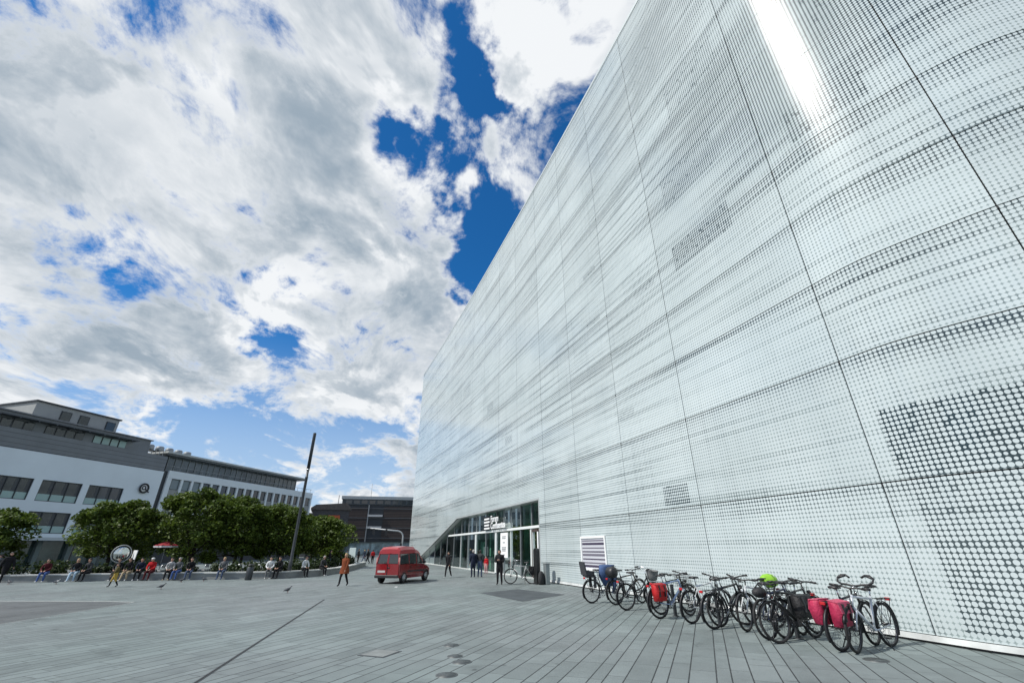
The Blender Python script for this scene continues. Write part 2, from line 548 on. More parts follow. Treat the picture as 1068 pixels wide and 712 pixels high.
# dense catmull-rom of the rounded end
_dense = []
_pts = [W_A + W_T * 1.0] + CURVE + [Vector((29, 4.85))]
for i in range(1, len(_pts) - 2):
    p0, p1, p2, p3 = _pts[i - 1:i + 3]
    for k in range(16):
        t = k / 16
        _dense.append(0.5 * ((2 * p1) + (p2 - p0) * t + (2 * p0 - 5 * p1 + 4 * p2 - p3) * t * t + (3 * p1 - p0 - 3 * p2 + p3) * t ** 3))
_dense.append(_pts[-2])
_cum = [0.0]
for a, b in zip(_dense[:-1], _dense[1:]):
    _cum.append(_cum[-1] + (b - a).length)
S_END = 68.14


def fac(s):
    """plan point and inward normal of the facade at arc length s (s<0: the rounded end)"""
    if s >= 0:
        dev = 0.5 * (1 - ((s - 34) / 34.07) ** 2)
        dd = -(s - 34) / 34.07 ** 2
        p = W_A + W_T * s + W_N * dev
        t = (W_T + W_N * dd).normalized()
        return p, Vector((t.y, -t.x))
    q = min(-s, _cum[-1] - 1e-6)
    i = max(0, np.searchsorted(_cum, q, side='right') - 1)
    i = min(i, len(_dense) - 2)
    f = (q - _cum[i]) / (_cum[i + 1] - _cum[i])
    p = _dense[i].lerp(_dense[i + 1], f)

    def tan(j):
        a, b = _dense[max(j - 1, 0)], _dense[min(j + 1, len(_dense) - 1)]
        return (a - b).normalized()
    t = tan(i).lerp(tan(i + 1), f).normalized()
    return p, Vector((t.y, -t.x))


def fpt(s, z, off=0.0):
    p, n = fac(s)
    return (p.x + n.x * off, p.y + n.y * off, z)


H = [0.0, 3.17, 6.27, 8.66, 10.87, 13.12, 16.41, 19.77, 22.1, 24.13, 27.18, 30.3]
SEAMS = [-16.2, -12.1, -8.0, -3.9, 0.0, 6.05, 10.53, 15.09, 19.5, 24.1, 28.5, 33.0, 37.4, 41.9, 46.3, 50.7, 55.2, 59.6, 64.1, 68.14]
OPEN = [(20.5, -0.5), (20.5, 4.63), (41.46, 4.63), (65.5, -0.5)]          # entrance opening in (s, z)


def clip(poly, a, b, keep_left):
    """Sutherland-Hodgman against line a->b"""
    def side(p):
        v = (b[0] - a[0]) * (p[1] - a[1]) - (b[1] - a[1]) * (p[0] - a[0])
        return v if keep_left else -v
    out = []
    for i, p in enumerate(poly):
        q = poly[(i + 1) % len(poly)]
        sp, sq = side(p), side(q)
        if sp >= 0:
            out.append(p)
        if sp * sq < 0:
            t = sp / (sp - sq)
            out.append((p[0] + (q[0] - p[0]) * t, p[1] + (q[1] - p[1]) * t))
    return out


def area(poly):
    return 0.5 * abs(sum(poly[i][0] * poly[(i + 1) % len(poly)][1] - poly[(i + 1) % len(poly)][0] * poly[i][1] for i in range(len(poly))))


def minus_open(poly, grow=0.0):
    """pieces of poly outside the entrance opening (OPEN runs counter-clockwise seen with s to the left)"""
    if max(p[1] for p in poly) <= -0.4 or min(p[1] for p in poly) >= 4.7 or max(p[0] for p in poly) < 20.4 or min(p[0] for p in poly) > 65.6:
        return [poly]
    res, rest = [], poly
    n = len(OPEN)
    for i in range(n):
        a, b = OPEN[i], OPEN[(i + 1) % n]
        # inside is on one fixed side; work out which from the centroid
        cx = sum(p[0] for p in OPEN) / n
        cz = sum(p[1] for p in OPEN) / n
        left_in = ((b[0] - a[0]) * (cz - a[1]) - (b[1] - a[1]) * (cx - a[0])) > 0
        outp = clip(rest, a, b, not left_in)
        if len(outp) >= 3 and area(outp) > 1e-5:
            res.append(outp)
        rest = clip(rest, a, b, left_in)
        if len(rest) < 3 or area(rest) < 1e-5:
            break
    return res


def facade_material():
    m = bpy.data.materials.new('printed_glass_cladding')
    m.use_nodes = True
    k = NG(m.node_tree)
    b = k.n['Principled BSDF']
    uvn = k.node('ShaderNodeUVMap')
    uvn.uv_map = 'facade'
    uv2 = k.node('ShaderNodeUVMap')
    uv2.uv_map = 'panel'
    s, z, _ = k.xyz(uvn.outputs[0])[0:3]
    ps, pt, _ = k.xyz(uv2.outputs[0])[0:3]
    P = 0.106
    us = k.m('DIVIDE', k.m('ADD', s, 200.0), P)
    uz = k.m('DIVIDE', k.m('ADD', pt, 0.02), P)
    ci = k.m('FLOOR', us)
    cj = k.m('FLOOR', uz)
    fx = k.m('SUBTRACT', k.m('FRACT', us), 0.5)
    fy = k.m('SUBTRACT', k.m('FRACT', uz), 0.5)
    zrow = k.m('ADD', cj, k.m('MULTIPLY', k.m('ROUND', k.m('MULTIPLY', k.m('ADD', z, pt), 3.0)), 31.7))
    dist = k.m('SQRT', k.m('ADD', k.m('MULTIPLY', fx, fx), k.m('MULTIPLY', fy, fy)))
    cell = k.comb(ci, zrow)
    # streaks: per row, coherent along s; broad tonal areas; fine cell noise
    st1 = k.noise(k.comb(k.m('MULTIPLY', ci, 0.0085), k.m('MULTIPLY', zrow, 0.83)), 1.0, 2.0, 0.55, dim='2D')
    st2 = k.noise(k.comb(k.m('MULTIPLY', ci, 0.008), k.m('MULTIPLY', zrow, 0.17)), 1.0, 3.0, 0.6, dim='2D')
    broad = k.noise(k.comb(k.m('MULTIPLY', s, 0.10), k.m('MULTIPLY', z, 0.16)), 1.0, 3.0, 0.55, dim='2D')
    colst = k.noise(k.comb(k.m('MULTIPLY', ci, 0.9), k.m('MULTIPLY', z, 0.12)), 1.0, 1.0, 0.5, dim='2D')
    wn = k.node('ShaderNodeTexWhiteNoise', noise_dimensions='2D')
    k.l.new(cell, wn.inputs['Vector'])
    cellr = wn.outputs['Value']
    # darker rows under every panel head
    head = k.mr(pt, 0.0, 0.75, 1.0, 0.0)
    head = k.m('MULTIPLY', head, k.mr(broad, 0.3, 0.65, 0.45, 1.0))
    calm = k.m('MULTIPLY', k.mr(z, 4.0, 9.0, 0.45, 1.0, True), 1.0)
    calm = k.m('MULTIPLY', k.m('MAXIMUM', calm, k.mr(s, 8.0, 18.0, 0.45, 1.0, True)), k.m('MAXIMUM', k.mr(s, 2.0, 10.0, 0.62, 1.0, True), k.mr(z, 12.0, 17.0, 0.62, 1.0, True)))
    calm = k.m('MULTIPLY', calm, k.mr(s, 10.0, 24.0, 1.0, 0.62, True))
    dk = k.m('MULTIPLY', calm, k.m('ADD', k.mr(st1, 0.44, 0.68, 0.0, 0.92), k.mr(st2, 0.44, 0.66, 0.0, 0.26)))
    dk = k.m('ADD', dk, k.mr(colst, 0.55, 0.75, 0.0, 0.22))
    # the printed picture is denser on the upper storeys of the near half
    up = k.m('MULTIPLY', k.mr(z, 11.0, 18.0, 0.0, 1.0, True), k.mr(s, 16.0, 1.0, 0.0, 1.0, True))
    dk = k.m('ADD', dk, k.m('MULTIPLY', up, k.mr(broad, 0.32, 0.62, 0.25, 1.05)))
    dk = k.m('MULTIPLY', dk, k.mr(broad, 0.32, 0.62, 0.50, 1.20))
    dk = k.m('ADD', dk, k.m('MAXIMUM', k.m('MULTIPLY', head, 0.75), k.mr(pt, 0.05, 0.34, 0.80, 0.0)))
    # clear glass areas where windows lie behind the print
    def rect(s0, s1, z0, z1, amp):
        q = k.m('MULTIPLY', k.m('MULTIPLY', k.m('GREATER_THAN', s, s0), k.m('LESS_THAN', s, s1)), k.m('MULTIPLY', k.m('GREATER_THAN', z, z0), k.m('LESS_THAN', z, z1)))
        return k.m('MULTIPLY', q, amp)
    patch = None
    for a in [(-30, -0.42, 3.30, 4.78, 1.0), (-30, -0.55, 0.28, 3.30, 0.66), (-3.0, -0.85, 13.45, 14.75, 1.0), (-6.6, -2.2, 16.9, 18.8, 0.9),
              (6.55, 7.98, 3.28, 4.0, 0.85), (1.75, 4.95, 15.6, 17.4, 0.75), (1.9, 5.05, 12.4, 13.6, 0.9), (11.2, 12.6, 16.5, 16.9, 0.75), (11.2, 12.6, 13.3, 13.65, 0.75), (6.45, 8.05, 12.68, 13.1, 0.6),
              (0.6, 3.6, 19.9, 21.9, 0.7), (-6.0, -4.4, 19.9, 21.9, 0.8), (3.6, 5.6, 24.3, 26.8, 0.5), (9.2, 10.6, 7.2, 7.7, 0.5), (25.3, 26.9, 9.4, 10.0, 0.7), (30.1, 31.8, 13.4, 14.2, 0.6), (47.0, 49.5, 10.0, 10.6, 0.6), (38, 41, 17.2, 19.0, 0.5)]:
        q = rect(*a)
        patch = q if patch is None else k.m('MAXIMUM', patch, q)
    # the patches keep some whole bright rows
    patch = k.m('MULTIPLY', patch, k.mr(st1, 0.22, 0.40, 0.72, 1.0))
    D = k.m('MAXIMUM', k.m('MINIMUM', dk, 1.0), patch)
    # dot radius
    rad = k.mr(D, 0.0, 1.0, 0.515, 0.425)
    small = k.mr(k.m('ADD', cellr, k.m('MULTIPLY', patch, 0.08)), 0.98, 1.08, 0.0, 0.20)
    rad = k.m('SUBTRACT', rad, small)
    rowj = k.mr(st1, 0.55, 0.72, 0.0, 0.09)
    rad = k.m('SUBTRACT', rad, rowj)
    white = k.mr(k.m('SUBTRACT', rad, dist), -0.035, 0.035, 0.0, 1.0)
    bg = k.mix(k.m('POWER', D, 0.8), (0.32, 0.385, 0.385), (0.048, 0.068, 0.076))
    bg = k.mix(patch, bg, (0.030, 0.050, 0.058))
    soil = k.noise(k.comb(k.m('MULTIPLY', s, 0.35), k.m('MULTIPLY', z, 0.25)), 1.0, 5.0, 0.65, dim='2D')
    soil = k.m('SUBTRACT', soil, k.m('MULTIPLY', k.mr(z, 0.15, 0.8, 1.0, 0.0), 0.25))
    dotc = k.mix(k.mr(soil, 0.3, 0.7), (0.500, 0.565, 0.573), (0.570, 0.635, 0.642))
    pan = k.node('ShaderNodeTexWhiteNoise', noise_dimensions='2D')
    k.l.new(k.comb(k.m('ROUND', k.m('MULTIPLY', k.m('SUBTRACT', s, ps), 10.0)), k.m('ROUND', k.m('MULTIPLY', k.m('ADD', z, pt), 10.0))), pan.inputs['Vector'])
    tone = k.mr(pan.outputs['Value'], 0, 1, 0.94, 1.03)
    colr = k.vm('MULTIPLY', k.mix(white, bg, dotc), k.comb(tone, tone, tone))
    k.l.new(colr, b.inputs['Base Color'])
    b.inputs['Roughness'].default_value = 0.24
    b.inputs['Specular IOR Level'].default_value = 0.12
    b.inputs['Coat Weight'].default_value = 0.60
    b.inputs['Coat Roughness'].default_value = 0.088
    b.inputs['Coat IOR'].default_value = 1.45
    # each pane is very slightly out of true
    bp = k.node('ShaderNodeBump')
    bp.inputs['Strength'].default_value = 0.10
    bp.inputs['Distance'].default_value = 0.05
    k.l.new(k.noise(k.comb(k.m('MULTIPLY', s, 0.8), k.m('MULTIPLY', z, 0.45)), 1.0, 2.0, 0.5, dim='2D'), bp.inputs['Height'])
    k.l.new(bp.outputs[0], b.inputs['Coat Normal'])
    return m


M_FACADE = facade_material()
museum = empty('museum_building', (8.7, 10.73, 0), 0, 'huge museum hall clad in white dotted printed glass panels along the plaza', 'building')
MU_INV = Matrix.Translation((-8.7, -10.73, 0))


def facade_piece(name, polys_by_cell, mats, thick=0.035, off=0.0):
    """polys_by_cell: list of (poly in s,z ; s0 ; ztop). Front skin, plus edge returns of the given depth"""
    V, F, UV1, UV2 = [], [], [], []
    FRONT = set()
    for poly, s0, zt in polys_by_cell:
        base = len(V)
        n = len(poly)
        for sx, zz in poly:
            V.append(Vector(fpt(sx, zz, off)) - Vector((8.7, 10.73, 0)))
        for sx, zz in poly:
            V.append(Vector(fpt(sx, zz, off + thick)) - Vector((8.7, 10.73, 0)))
        FRONT.add(len(F))
        F.append([base + i for i in range(n)])
        UV1.append([(p[0], p[1]) for p in poly])
        UV2.append([(p[0] - s0, zt - p[1]) for p in poly])
        for i in range(n):
            j = (i + 1) % n
            F.append([base + j, base + i, base + n + i, base + n + j])
            UV1.append([(poly[q][0], poly[q][1]) for q in (j, i, i, j)])
            UV2.append([(poly[q][0] - s0, zt - poly[q][1]) for q in (j, i, i, j)])
    me = bpy.data.meshes.new(name)
    me.from_pydata([tuple(v) for v in V], [], F)
    for m in mats:
        me.materials.append(m)
    u1 = me.uv_layers.new(name='facade')
    u2 = me.uv_layers.new(name='panel')
    u1.data.foreach_set('uv', [c for f in UV1 for p in f for c in p])
    u2.data.foreach_set('uv', [c for f in UV2 for p in f for c in p])
    # the rounded skin is smooth: normals come from the curve itself
    nrm_ = []
    for fi, f in enumerate(F):
        if len(UV1[fi]) and fi in FRONT:
            for (sx, zz) in UV1[fi]:
                n_ = fac(sx)[1]
                nrm_.append((-n_.x, -n_.y, 0.0))
        else:
            a_, b_, c_ = (V[f[0]], V[f[1]], V[f[2]])
            q_ = (b_ - a_).cross(c_ - a_)
            q_ = q_.normalized() if q_.length > 1e-12 else Vector((0, 0, 1))
            nrm_ += [tuple(q_)] * len(f)
    me.update()
    me.polygons.foreach_set('use_smooth', [True] * len(F))
    me.normals_split_custom_set(nrm_)
    me.update()
    o = bpy.data.objects.new(name, me)
    COL.objects.link(o)
    o.parent = museum
    return o


cells = []
GAP = 0.014
for i in range(len(SEAMS) - 1):
    sa, sb = SEAMS[i] + GAP, SEAMS[i + 1] - GAP
    for j in range(len(H) - 1):
        za, zb = H[j] + GAP, H[j + 1] - GAP
        if j == 0:
            za = 0.16
        polys = []
        nseg = max(1, int((sb - sa) / (0.4 if sb <= 0.5 else 2.3)))
        for q in range(nseg):
            a, b = sa + (sb - sa) * q / nseg, sa + (sb - sa) * (q + 1) / nseg
            # seen from outside, s grows to the left: order the corners for an outward normal
            for p in minus_open([(b, za), (a, za), (a, zb), (b, zb)]):
                polys.append((p, SEAMS[i], zb))
        if not polys:
            continue
        c = Vector(fpt((sa + sb) / 2, (za + zb) / 2)) - Vector((0, 0, 1.85))
        cells.append((c.length, polys, i))
cells.sort(key=lambda q: q[0])
vis = [c for c in cells if c[2] >= 2]
near, far = vis[:99], vis[99:] + [c for c in cells if c[2] < 2]
for _, polys, _i in near:
    facade_piece('glass_panel', polys, [M_FACADE])
far_polys = [p for _, polys, _i in far for p in polys]
o = facade_piece('glass_panel', far_polys, [M_FACADE])
o['kind'] = 'stuff'

# dark sub-frame behind the open joints
back = []
sg = np.linspace(-16.2, S_END, 60)
for a, b in zip(sg[:-1], sg[1:]):
    for z0, z1 in ((0.0, 4.63), (4.63, 30.28)):
        for p in minus_open([(b, z0), (a, z0), (a, z1), (b, z1)]):
            back.append((p, 0, 0))
facade_piece('subframe_wall', back, [pmat('subframe_dark', (0.035, 0.042, 0.045), 0.7)], 0.05, 0.05)
# black brackets where the near joints cross
for s in SEAMS[2:7]:
    for z in H[1:11]:
        p, n = fac(s)
        mb = MB(MU_INV)
        for ds, dz in ((0, -0.05),):
            x, y, zz = fpt(s + ds, z + dz, -0.008)
            t = Vector((-n.y, n.x))
            mb.add([(x + t.x * q1 + n.x * q2, y + t.y * q1 + n.y * q2, zz + q3) for q3 in (-0.03, 0.03) for q1, q2 in ((-0.016, -0.012), (0.016, -0.012), (0.016, 0.03), (-0.016, 0.03))],
                   [(0, 1, 2, 3), (7, 6, 5, 4), (0, 4, 5, 1), (1, 5, 6, 2), (2, 6, 7, 3), (3, 7, 4, 0)])
        mb.build('panel_clamp', M_BLACK, museum)
# white foot strip, dark plinth and roof edge following the facade
def strip_along(name, ss, z0, z1, o0, o1, mat):
    m_ = MB(MU_INV)
    rings = []
    for s in ss:
        rings.append([fpt(s, z0, o0), fpt(s, z0, o1), fpt(s, z1, o1), fpt(s, z1, o0)])
    m_.loft(rings, 0, True)
    return m_.build(name, mat, museum)


for ss in (np.linspace(-16.2, 20.5, 80), np.linspace(65.5, S_END, 6)):
    strip_along('foot_strip', ss, 0.045, 0.145, -0.05, 0.06, pmat('foot_strip_white', (0.62, 0.64, 0.63), 0.6, var=0.28, vscale=1.4))
    strip_along('plinth', ss, -0.05, 0.045, -0.01, 0.3, M_BLACK)
strip_along('roof_edge', np.linspace(-16.2, S_END, 120), 30.3, 30.52, -0.02, 0.5, pmat('roof_edge_metal', (0.55, 0.60, 0.60), 0.4, 0.3))
# roof and the sides that close the volume
plan = [fac(s)[0] + fac(s)[1] * 0.12 for s in np.linspace(-16.2, S_END, 90)]
side = [Vector((-14.2, 77.5)), Vector((20, 88)), Vector((48, 60)), Vector((40, 12))]
mb = MB(MU_INV)
ring = plan + side
mb.add([(p.x, p.y, 30.28) for p in ring], [tuple(range(len(ring)))])
mb.build('roof', M_GREY, museum)
mb = MB(MU_INV)
loop = [plan[-1]] + side + [plan[0]]
for a, b in zip(loop[:-1], loop[1:]):
    mb.add([(a.x, a.y, 0), (b.x, b.y, 0), (b.x, b.y, 30.28), (a.x, a.y, 30.28)], [(0, 1, 2, 3)])
mb.build('rear_wall', pmat('pale_cladding', (0.55, 0.60, 0.60), 0.4, var=0.06, vscale=0.6), museum)

# ------------------------------------------------------------------ museum entrance
REC = 0.55        # depth of the glazing behind the facade skin
M_REVEAL = pmat('entrance_reveal', (0.42, 0.45, 0.45), 0.5, 0.2, var=0.08)
M_MULL = pmat('white_mullion', (0.62, 0.66, 0.65), 0.45)
M_INSIDE = pmat('foyer_wall', (0.20, 0.34, 0.29), 0.8, var=0.4, vscale=0.5)


def wall_box(m_, s0, s1, z0, z1, o0, o1, mi=0, n=1):
    for q in range(n):
        a, b = s0 + (s1 - s0) * q / n, s0 + (s1 - s0) * (q + 1) / n
        vs = [fpt(a, z0, o0), fpt(b, z0, o0), fpt(b, z0, o1), fpt(a, z0, o1), fpt(a, z1, o0), fpt(b, z1, o0), fpt(b, z1, o1), fpt(a, z1, o1)]
        m_.add(vs, [(0, 3, 2, 1), (4, 5, 6, 7), (0, 1, 5, 4), (1, 2, 6, 5), (2, 3, 7, 6), (3, 0, 4, 7)], mi)


mb = MB(MU_INV)
wall_box(mb, 20.38, 20.497, 0.0, 4.75, -0.01, REC + 0.2)
wall_box(mb, 20.497, 41.5, 4.633, 4.75, -0.01, REC + 0.2, 0, 8)
for q in range(8):        # sloping soffit
    f0, f1 = q / 8, (q + 1) / 8
    s0, s1 = 41.5 + (63.2 - 41.5) * f0, 41.5 + (63.2 - 41.5) * f1
    z0, z1 = 4.63 * (1 - f0), 4.63 * (1 - f1)
    vs = [fpt(s0, z0, -0.02), fpt(s1, z1, -0.02), fpt(s1, z1, REC + 0.9), fpt(s0, z0, REC + 0.9), fpt(s0, z0 + 0.12, -0.02), fpt(s1, z1 + 0.12, -0.02), fpt(s1, z1 + 0.12, REC + 0.9), fpt(s0, z0 + 0.12, REC + 0.9)]
    mb.add(vs, [(0, 3, 2, 1), (4, 5, 6, 7), (0, 1, 5, 4), (1, 2, 6, 5), (2, 3, 7, 6), (3, 0, 4, 7)], 0)
mb.build('entrance_frame', M_REVEAL, museum)


def open_top(s):
    return 4.63 if s <= 41.46 else max(0.3, 4.63 * (1 - (s - 41.46) / (63.2 - 41.46)))


mul = [20.6, 22.9, 24.95, 26.95, 28.6, 30.4, 33.1, 36.1, 38.7, 41.3, 44.2, 47.2, 50.2, 53.2, 56.2, 59.0]
for a, b in zip(mul[:-1], mul[1:]):
    m_ = MB(MU_INV)
    if a > 41.2:
        za, zb = open_top(a), open_top(b)
        lo = 0.05
        m_.add([fpt(b, lo, REC), fpt(a, lo, REC), fpt(a, za, REC), fpt(b, zb, REC)], [(0, 1, 2, 3)])
    else:
        m_.add([fpt(b, 0.05, REC), fpt(a, 0.05, REC), fpt(a, 3.0, REC), fpt(b, 3.0, REC)], [(0, 1, 2, 3)])
        m_.add([fpt(b, 3.18, REC), fpt(a, 3.18, REC), fpt(a, 4.6, REC), fpt(b, 4.6, REC)], [(0, 1, 2, 3)])
    m_.build('window', M_GLASS, museum)
for i, s in enumerate(mul):
    wide = s in (22.9, 30.4, 36.1)
    hw = 0.22 if wide else 0.05
    m_ = MB(MU_INV)
    if s > 41.4:
        wall_box(m_, s - 0.05, s + 0.05, 0.0, open_top(s), REC - 0.05, REC + 0.12)
        m_.build('mullion', M_GREY, museum)
    else:
        wall_box(m_, s - hw, s + hw, 0.0, 3.02, REC - 0.08, REC + 0.2)
        m_.build('mullion', M_MULL if (wide or i % 2) else M_GREY, museum)
        m_ = MB(MU_INV)
        wall_box(m_, s - 0.05, s + 0.05, 3.18, 4.62, REC - 0.04, REC + 0.15)
        m_.build('mullion', M_GREY, museum)
mb = MB(MU_INV)
wall_box(mb, 20.5, 46.5, 3.02, 3.18, REC - 0.14, REC + 0.1, 0, 10)
mb.build('transom', pmat('transom_white', (0.75, 0.78, 0.77), 0.5), museum)
mb = MB(MU_INV)
wall_box(mb, 20.5, 62.5, 0.0, 0.06, REC - 0.25, REC + 0.15, 0, 14)
mb.build('door_sill', pmat('sill_pale', (0.50, 0.52, 0.51), 0.6), museum)
# foyer behind the glass
mb = MB(MU_INV)
for q in range(10):
    a, b = 20.5 + 43 * q / 10, 20.5 + 43 * (q + 1) / 10
    mb.add([fpt(b, 0, 5.5), fpt(a, 0, 5.5), fpt(a, 4.8, 5.5), fpt(b, 4.8, 5.5)], [(0, 1, 2, 3)], 0)
    mb.add([fpt(b, 4.78, REC), fpt(a, 4.78, REC), fpt(a, 4.78, 5.5), fpt(b, 4.78, 5.5)], [(0, 1, 2, 3)], 0)
    mb.add([fpt(b, 0.012, REC), fpt(a, 0.012, REC), fpt(a, 0.012, 5.5), fpt(b, 0.012, 5.5)], [(0, 1, 2, 3)], 1)
for s in (20.45, 63.5):
    mb.add([fpt(s, 0, REC + 0.2), fpt(s, 0, 5.5), fpt(s, 4.8, 5.5), fpt(s, 4.8, REC + 0.2)], [(0, 1, 2, 3)], 0)
mb.build('foyer', [M_INSIDE, pmat('foyer_floor', (0.20, 0.22, 0.215), 0.35)], museum)
mb = MB(MU_INV)
for s, w_, z1 in ((24.2, 0.7, 2.6), (27.5, 0.35, 4.7), (32, 0.35, 4.7), (34.6, 1.5, 2.2), (37.5, 0.35, 4.7), (40.0, 1.2, 2.4), (45, 0.35, 4.0)):
    wall_box(mb, s - w_ / 2, s + w_ / 2, 0.0, z1, 2.4, 2.8)
mb.build('foyer_columns', pmat('foyer_green', (0.28, 0.46, 0.38), 0.6, var=0.3), museum)
# leaf doors with dark frames
for s0 in (20.75, 21.85):
    m_ = MB(MU_INV)
    for a, b in ((s0, s0 + 0.09), (s0 + 0.9, s0 + 0.99)):
        wall_box(m_, a, b, 0.05, 2.95, REC - 0.10, REC - 0.02)
    wall_box(m_, s0 + 0.09, s0 + 0.9, 2.8, 2.95, REC - 0.10, REC - 0.02)
    wall_box(m_, s0 + 0.09, s0 + 0.9, 0.05, 0.3, REC - 0.10, REC - 0.02)
    d_ = m_.build('door', pmat('door_brown', (0.07, 0.05, 0.045), 0.5), museum)
    m_ = MB(MU_INV)
    q = s0 + 0.16
    m_.tube([fpt(q, 0.9, REC - 0.17), fpt(q, 1.5, REC - 0.17)], 0.018, 6)
    m_.tube([fpt(q, 0.95, REC - 0.17), fpt(q - 0.09, 0.95, REC - 0.06)], 0.01, 5)
    m_.tube([fpt(q, 1.45, REC - 0.17), fpt(q - 0.09, 1.45, REC - 0.06)], 0.01, 5)
    h_ = m_.build('handle', M_STEEL, d_)


def text_mesh(body, size, mat, parent, s, z, off, depth=0.02, name='sign_lettering', align='LEFT', narrow=1.0):
    cu = bpy.data.curves.new(name, 'FONT')
    cu.body = body
    cu.size = size
    cu.extrude = depth
    cu.offset = 0.012 * size
    cu.align_x = align
    tmp = bpy.data.objects.new('tmp', cu)
    COL.objects.link(tmp)
    dg = bpy.context.evaluated_depsgraph_get()
    dg.update()
    me = bpy.data.meshes.new_from_object(tmp.evaluated_get(dg))
    bpy.data.objects.remove(tmp)
    me.materials.clear()
    me.materials.append(mat)
    o = bpy.data.objects.new(name, me)
    COL.objects.link(o)
    p, n = fac(s)
    x = Vector((n.y, -n.x, 0)).normalized()       # towards smaller s = reading direction
    up = Vector((0, 0, 1))
    out = x.cross(up)
    M_ = Matrix((x * narrow, up, out)).transposed().to_4x4()
    M_.translation = Vector(fpt(s, z, off))
    o.parent = parent
    o.matrix_world = M_
    o.matrix_parent_inverse = Matrix.Identity(4)
    o.matrix_basis = MU_INV @ M_
    return o


M_SIGNW = pmat('sign_white', (0.85, 0.86, 0.86), 0.5)
text_mesh('Forum', 0.72, M_SIGNW, museum, 31.05, 3.80, -0.06 + REC - 0.25)
text_mesh('Confluentes', 0.72, M_SIGNW, museum, 31.05, 3.27, -0.06 + REC - 0.25)
# emblem of stacked bars beside the lettering
mb = MB(MU_INV)
for i, (a, b) in enumerate(((31.35, 32.8), (31.5, 32.75), (31.35, 32.85), (31.45, 32.8))):
    wall_box(mb, a, b, 3.28 + i * 0.25, 3.28 + i * 0.25 + 0.13, REC - 0.33, REC - 0.27)
mb.build('sign_emblem', M_SIGNW, museum)
mb = MB(MU_INV)
wall_box(mb, 31.25, 32.95, 3.22, 4.3, REC - 0.26, REC - 0.2)
mb.build('sign_backing', M_BLACK, museum)
# tall white banner hanging in the glazing
mb = MB(MU_INV)
wall_box(mb, 27.35, 29.0, 1.15, 2.9, REC - 0.16, REC - 0.12, 0)
for z, a, b in ((2.62, 27.75, 28.6), (2.50, 27.8, 28.6), (2.20, 27.95, 28.45), (1.85, 27.7, 28.65), (1.74, 27.75, 28.65), (1.63, 27.8, 28.6), (1.35, 27.95, 28.4)):
    wall_box(mb, a, b, z - 0.035, z + 0.035, REC - 0.166, REC - 0.161, 1)
mb.build('opening_hours_banner', [M_SIGNW, pmat('print_grey', (0.25, 0.26, 0.27), 0.6)], museum)
mb = MB(MU_INV)
wall_box(mb, 20.56, 20.72, 1.3, 2.75, -0.06, -0.02)
mb.build('jamb_sign', M_SIGNW, museum)
# framed display by the bicycles
mb = MB(MU_INV)
S0, S1, Z0, Z1 = 12.65, 15.1, 0.80, 2.34
wall_box(mb, S0, S0 + 0.11, Z0, Z1, -0.07, 0.0, 0)
wall_box(mb, S1 - 0.11, S1, Z0, Z1, -0.07, 0.0, 0)
wall_box(mb, S0 + 0.11, S1 - 0.11, Z1 - 0.1, Z1, -0.07, 0.0, 0)
wall_box(mb, S0 + 0.11, S1 - 0.11, Z0, Z0 + 0.1, -0.07, 0.0, 0)
dis = mb.build('display_frame', M_WHITE, museum)
mb = MB(MU_INV)
wall_box(mb, S0 + 0.11, S1 - 0.11, Z0 + 0.1, Z1 - 0.1, -0.03, -0.01, 0)
for i in range(8):
    z = Z0 + 0.15 + i * 0.165
    wall_box(mb, S0 + 0.14, S1 - 0.14, z, z + (0.055 if i % 3 else 0.10), -0.036, -0.031, 1 + (i % 2))
mb.build('display_print', [pmat('display_pale', (0.55, 0.56, 0.60), 0.4), pmat('display_dark', (0.06, 0.05, 0.085), 0.4), pmat('display_grey', (0.16, 0.15, 0.19), 0.4)], dis)


# ------------------------------------------------------------------ left side: white department store and its neighbour
LP = (-55.85, 69.41)
LT = (0.26168, 0.96515)
LX = frame_xf(LP, LT)
M_RENDER = pmat('white_render', (0.72, 0.785, 0.80), 0.7, var=0.05, vscale=0.25)
M_CLAD = pmat('grey_metal_cladding', (0.17, 0.185, 0.195), 0.5, 0.25, var=0.10, vscale=0.5)
M_FRAME = pmat('window_frame_dark', (0.03, 0.035, 0.04), 0.5)
store = empty('department_store', (LP[0], LP[1], 0), math.atan2(LT[1], LT[0]), 'white department store with grey upper storeys and a round sign', 'building')
I4 = Matrix.Identity(4)


def part(fn, name, mats, parent):
    m_ = MB()
    fn(m_)
    return m_.build(name, mats, parent)


# wall with real window openings: horizontal and vertical pieces between the openings
WIN_S = [(-28.5, -24.2), (-22.8, -18.6), (-17.6, -13.85), (-13.0, -8.5), (-7.7, -3.2)]
ROWS = [(3.82, 6.27), (7.48, 9.97)]


def store_wall(m_):
    zs = [3.3, 3.82, 6.27, 7.48, 9.97, 13.1]
    for i in range(0, 5, 2):
        m_.box(-32, 1.8, 0, 0.35, zs[i], zs[i + 1])
    for z0, z1 in ROWS:
        edges = [-32] + [e for w_ in WIN_S for e in w_] + [1.8]
        for a, b in zip(edges[0::2], edges[1::2]):
            m_.box(a, b, 0, 0.35, z0, z1)
    m_.box(-32, 1.8, 0.35, 22, 3.3, 13.1)


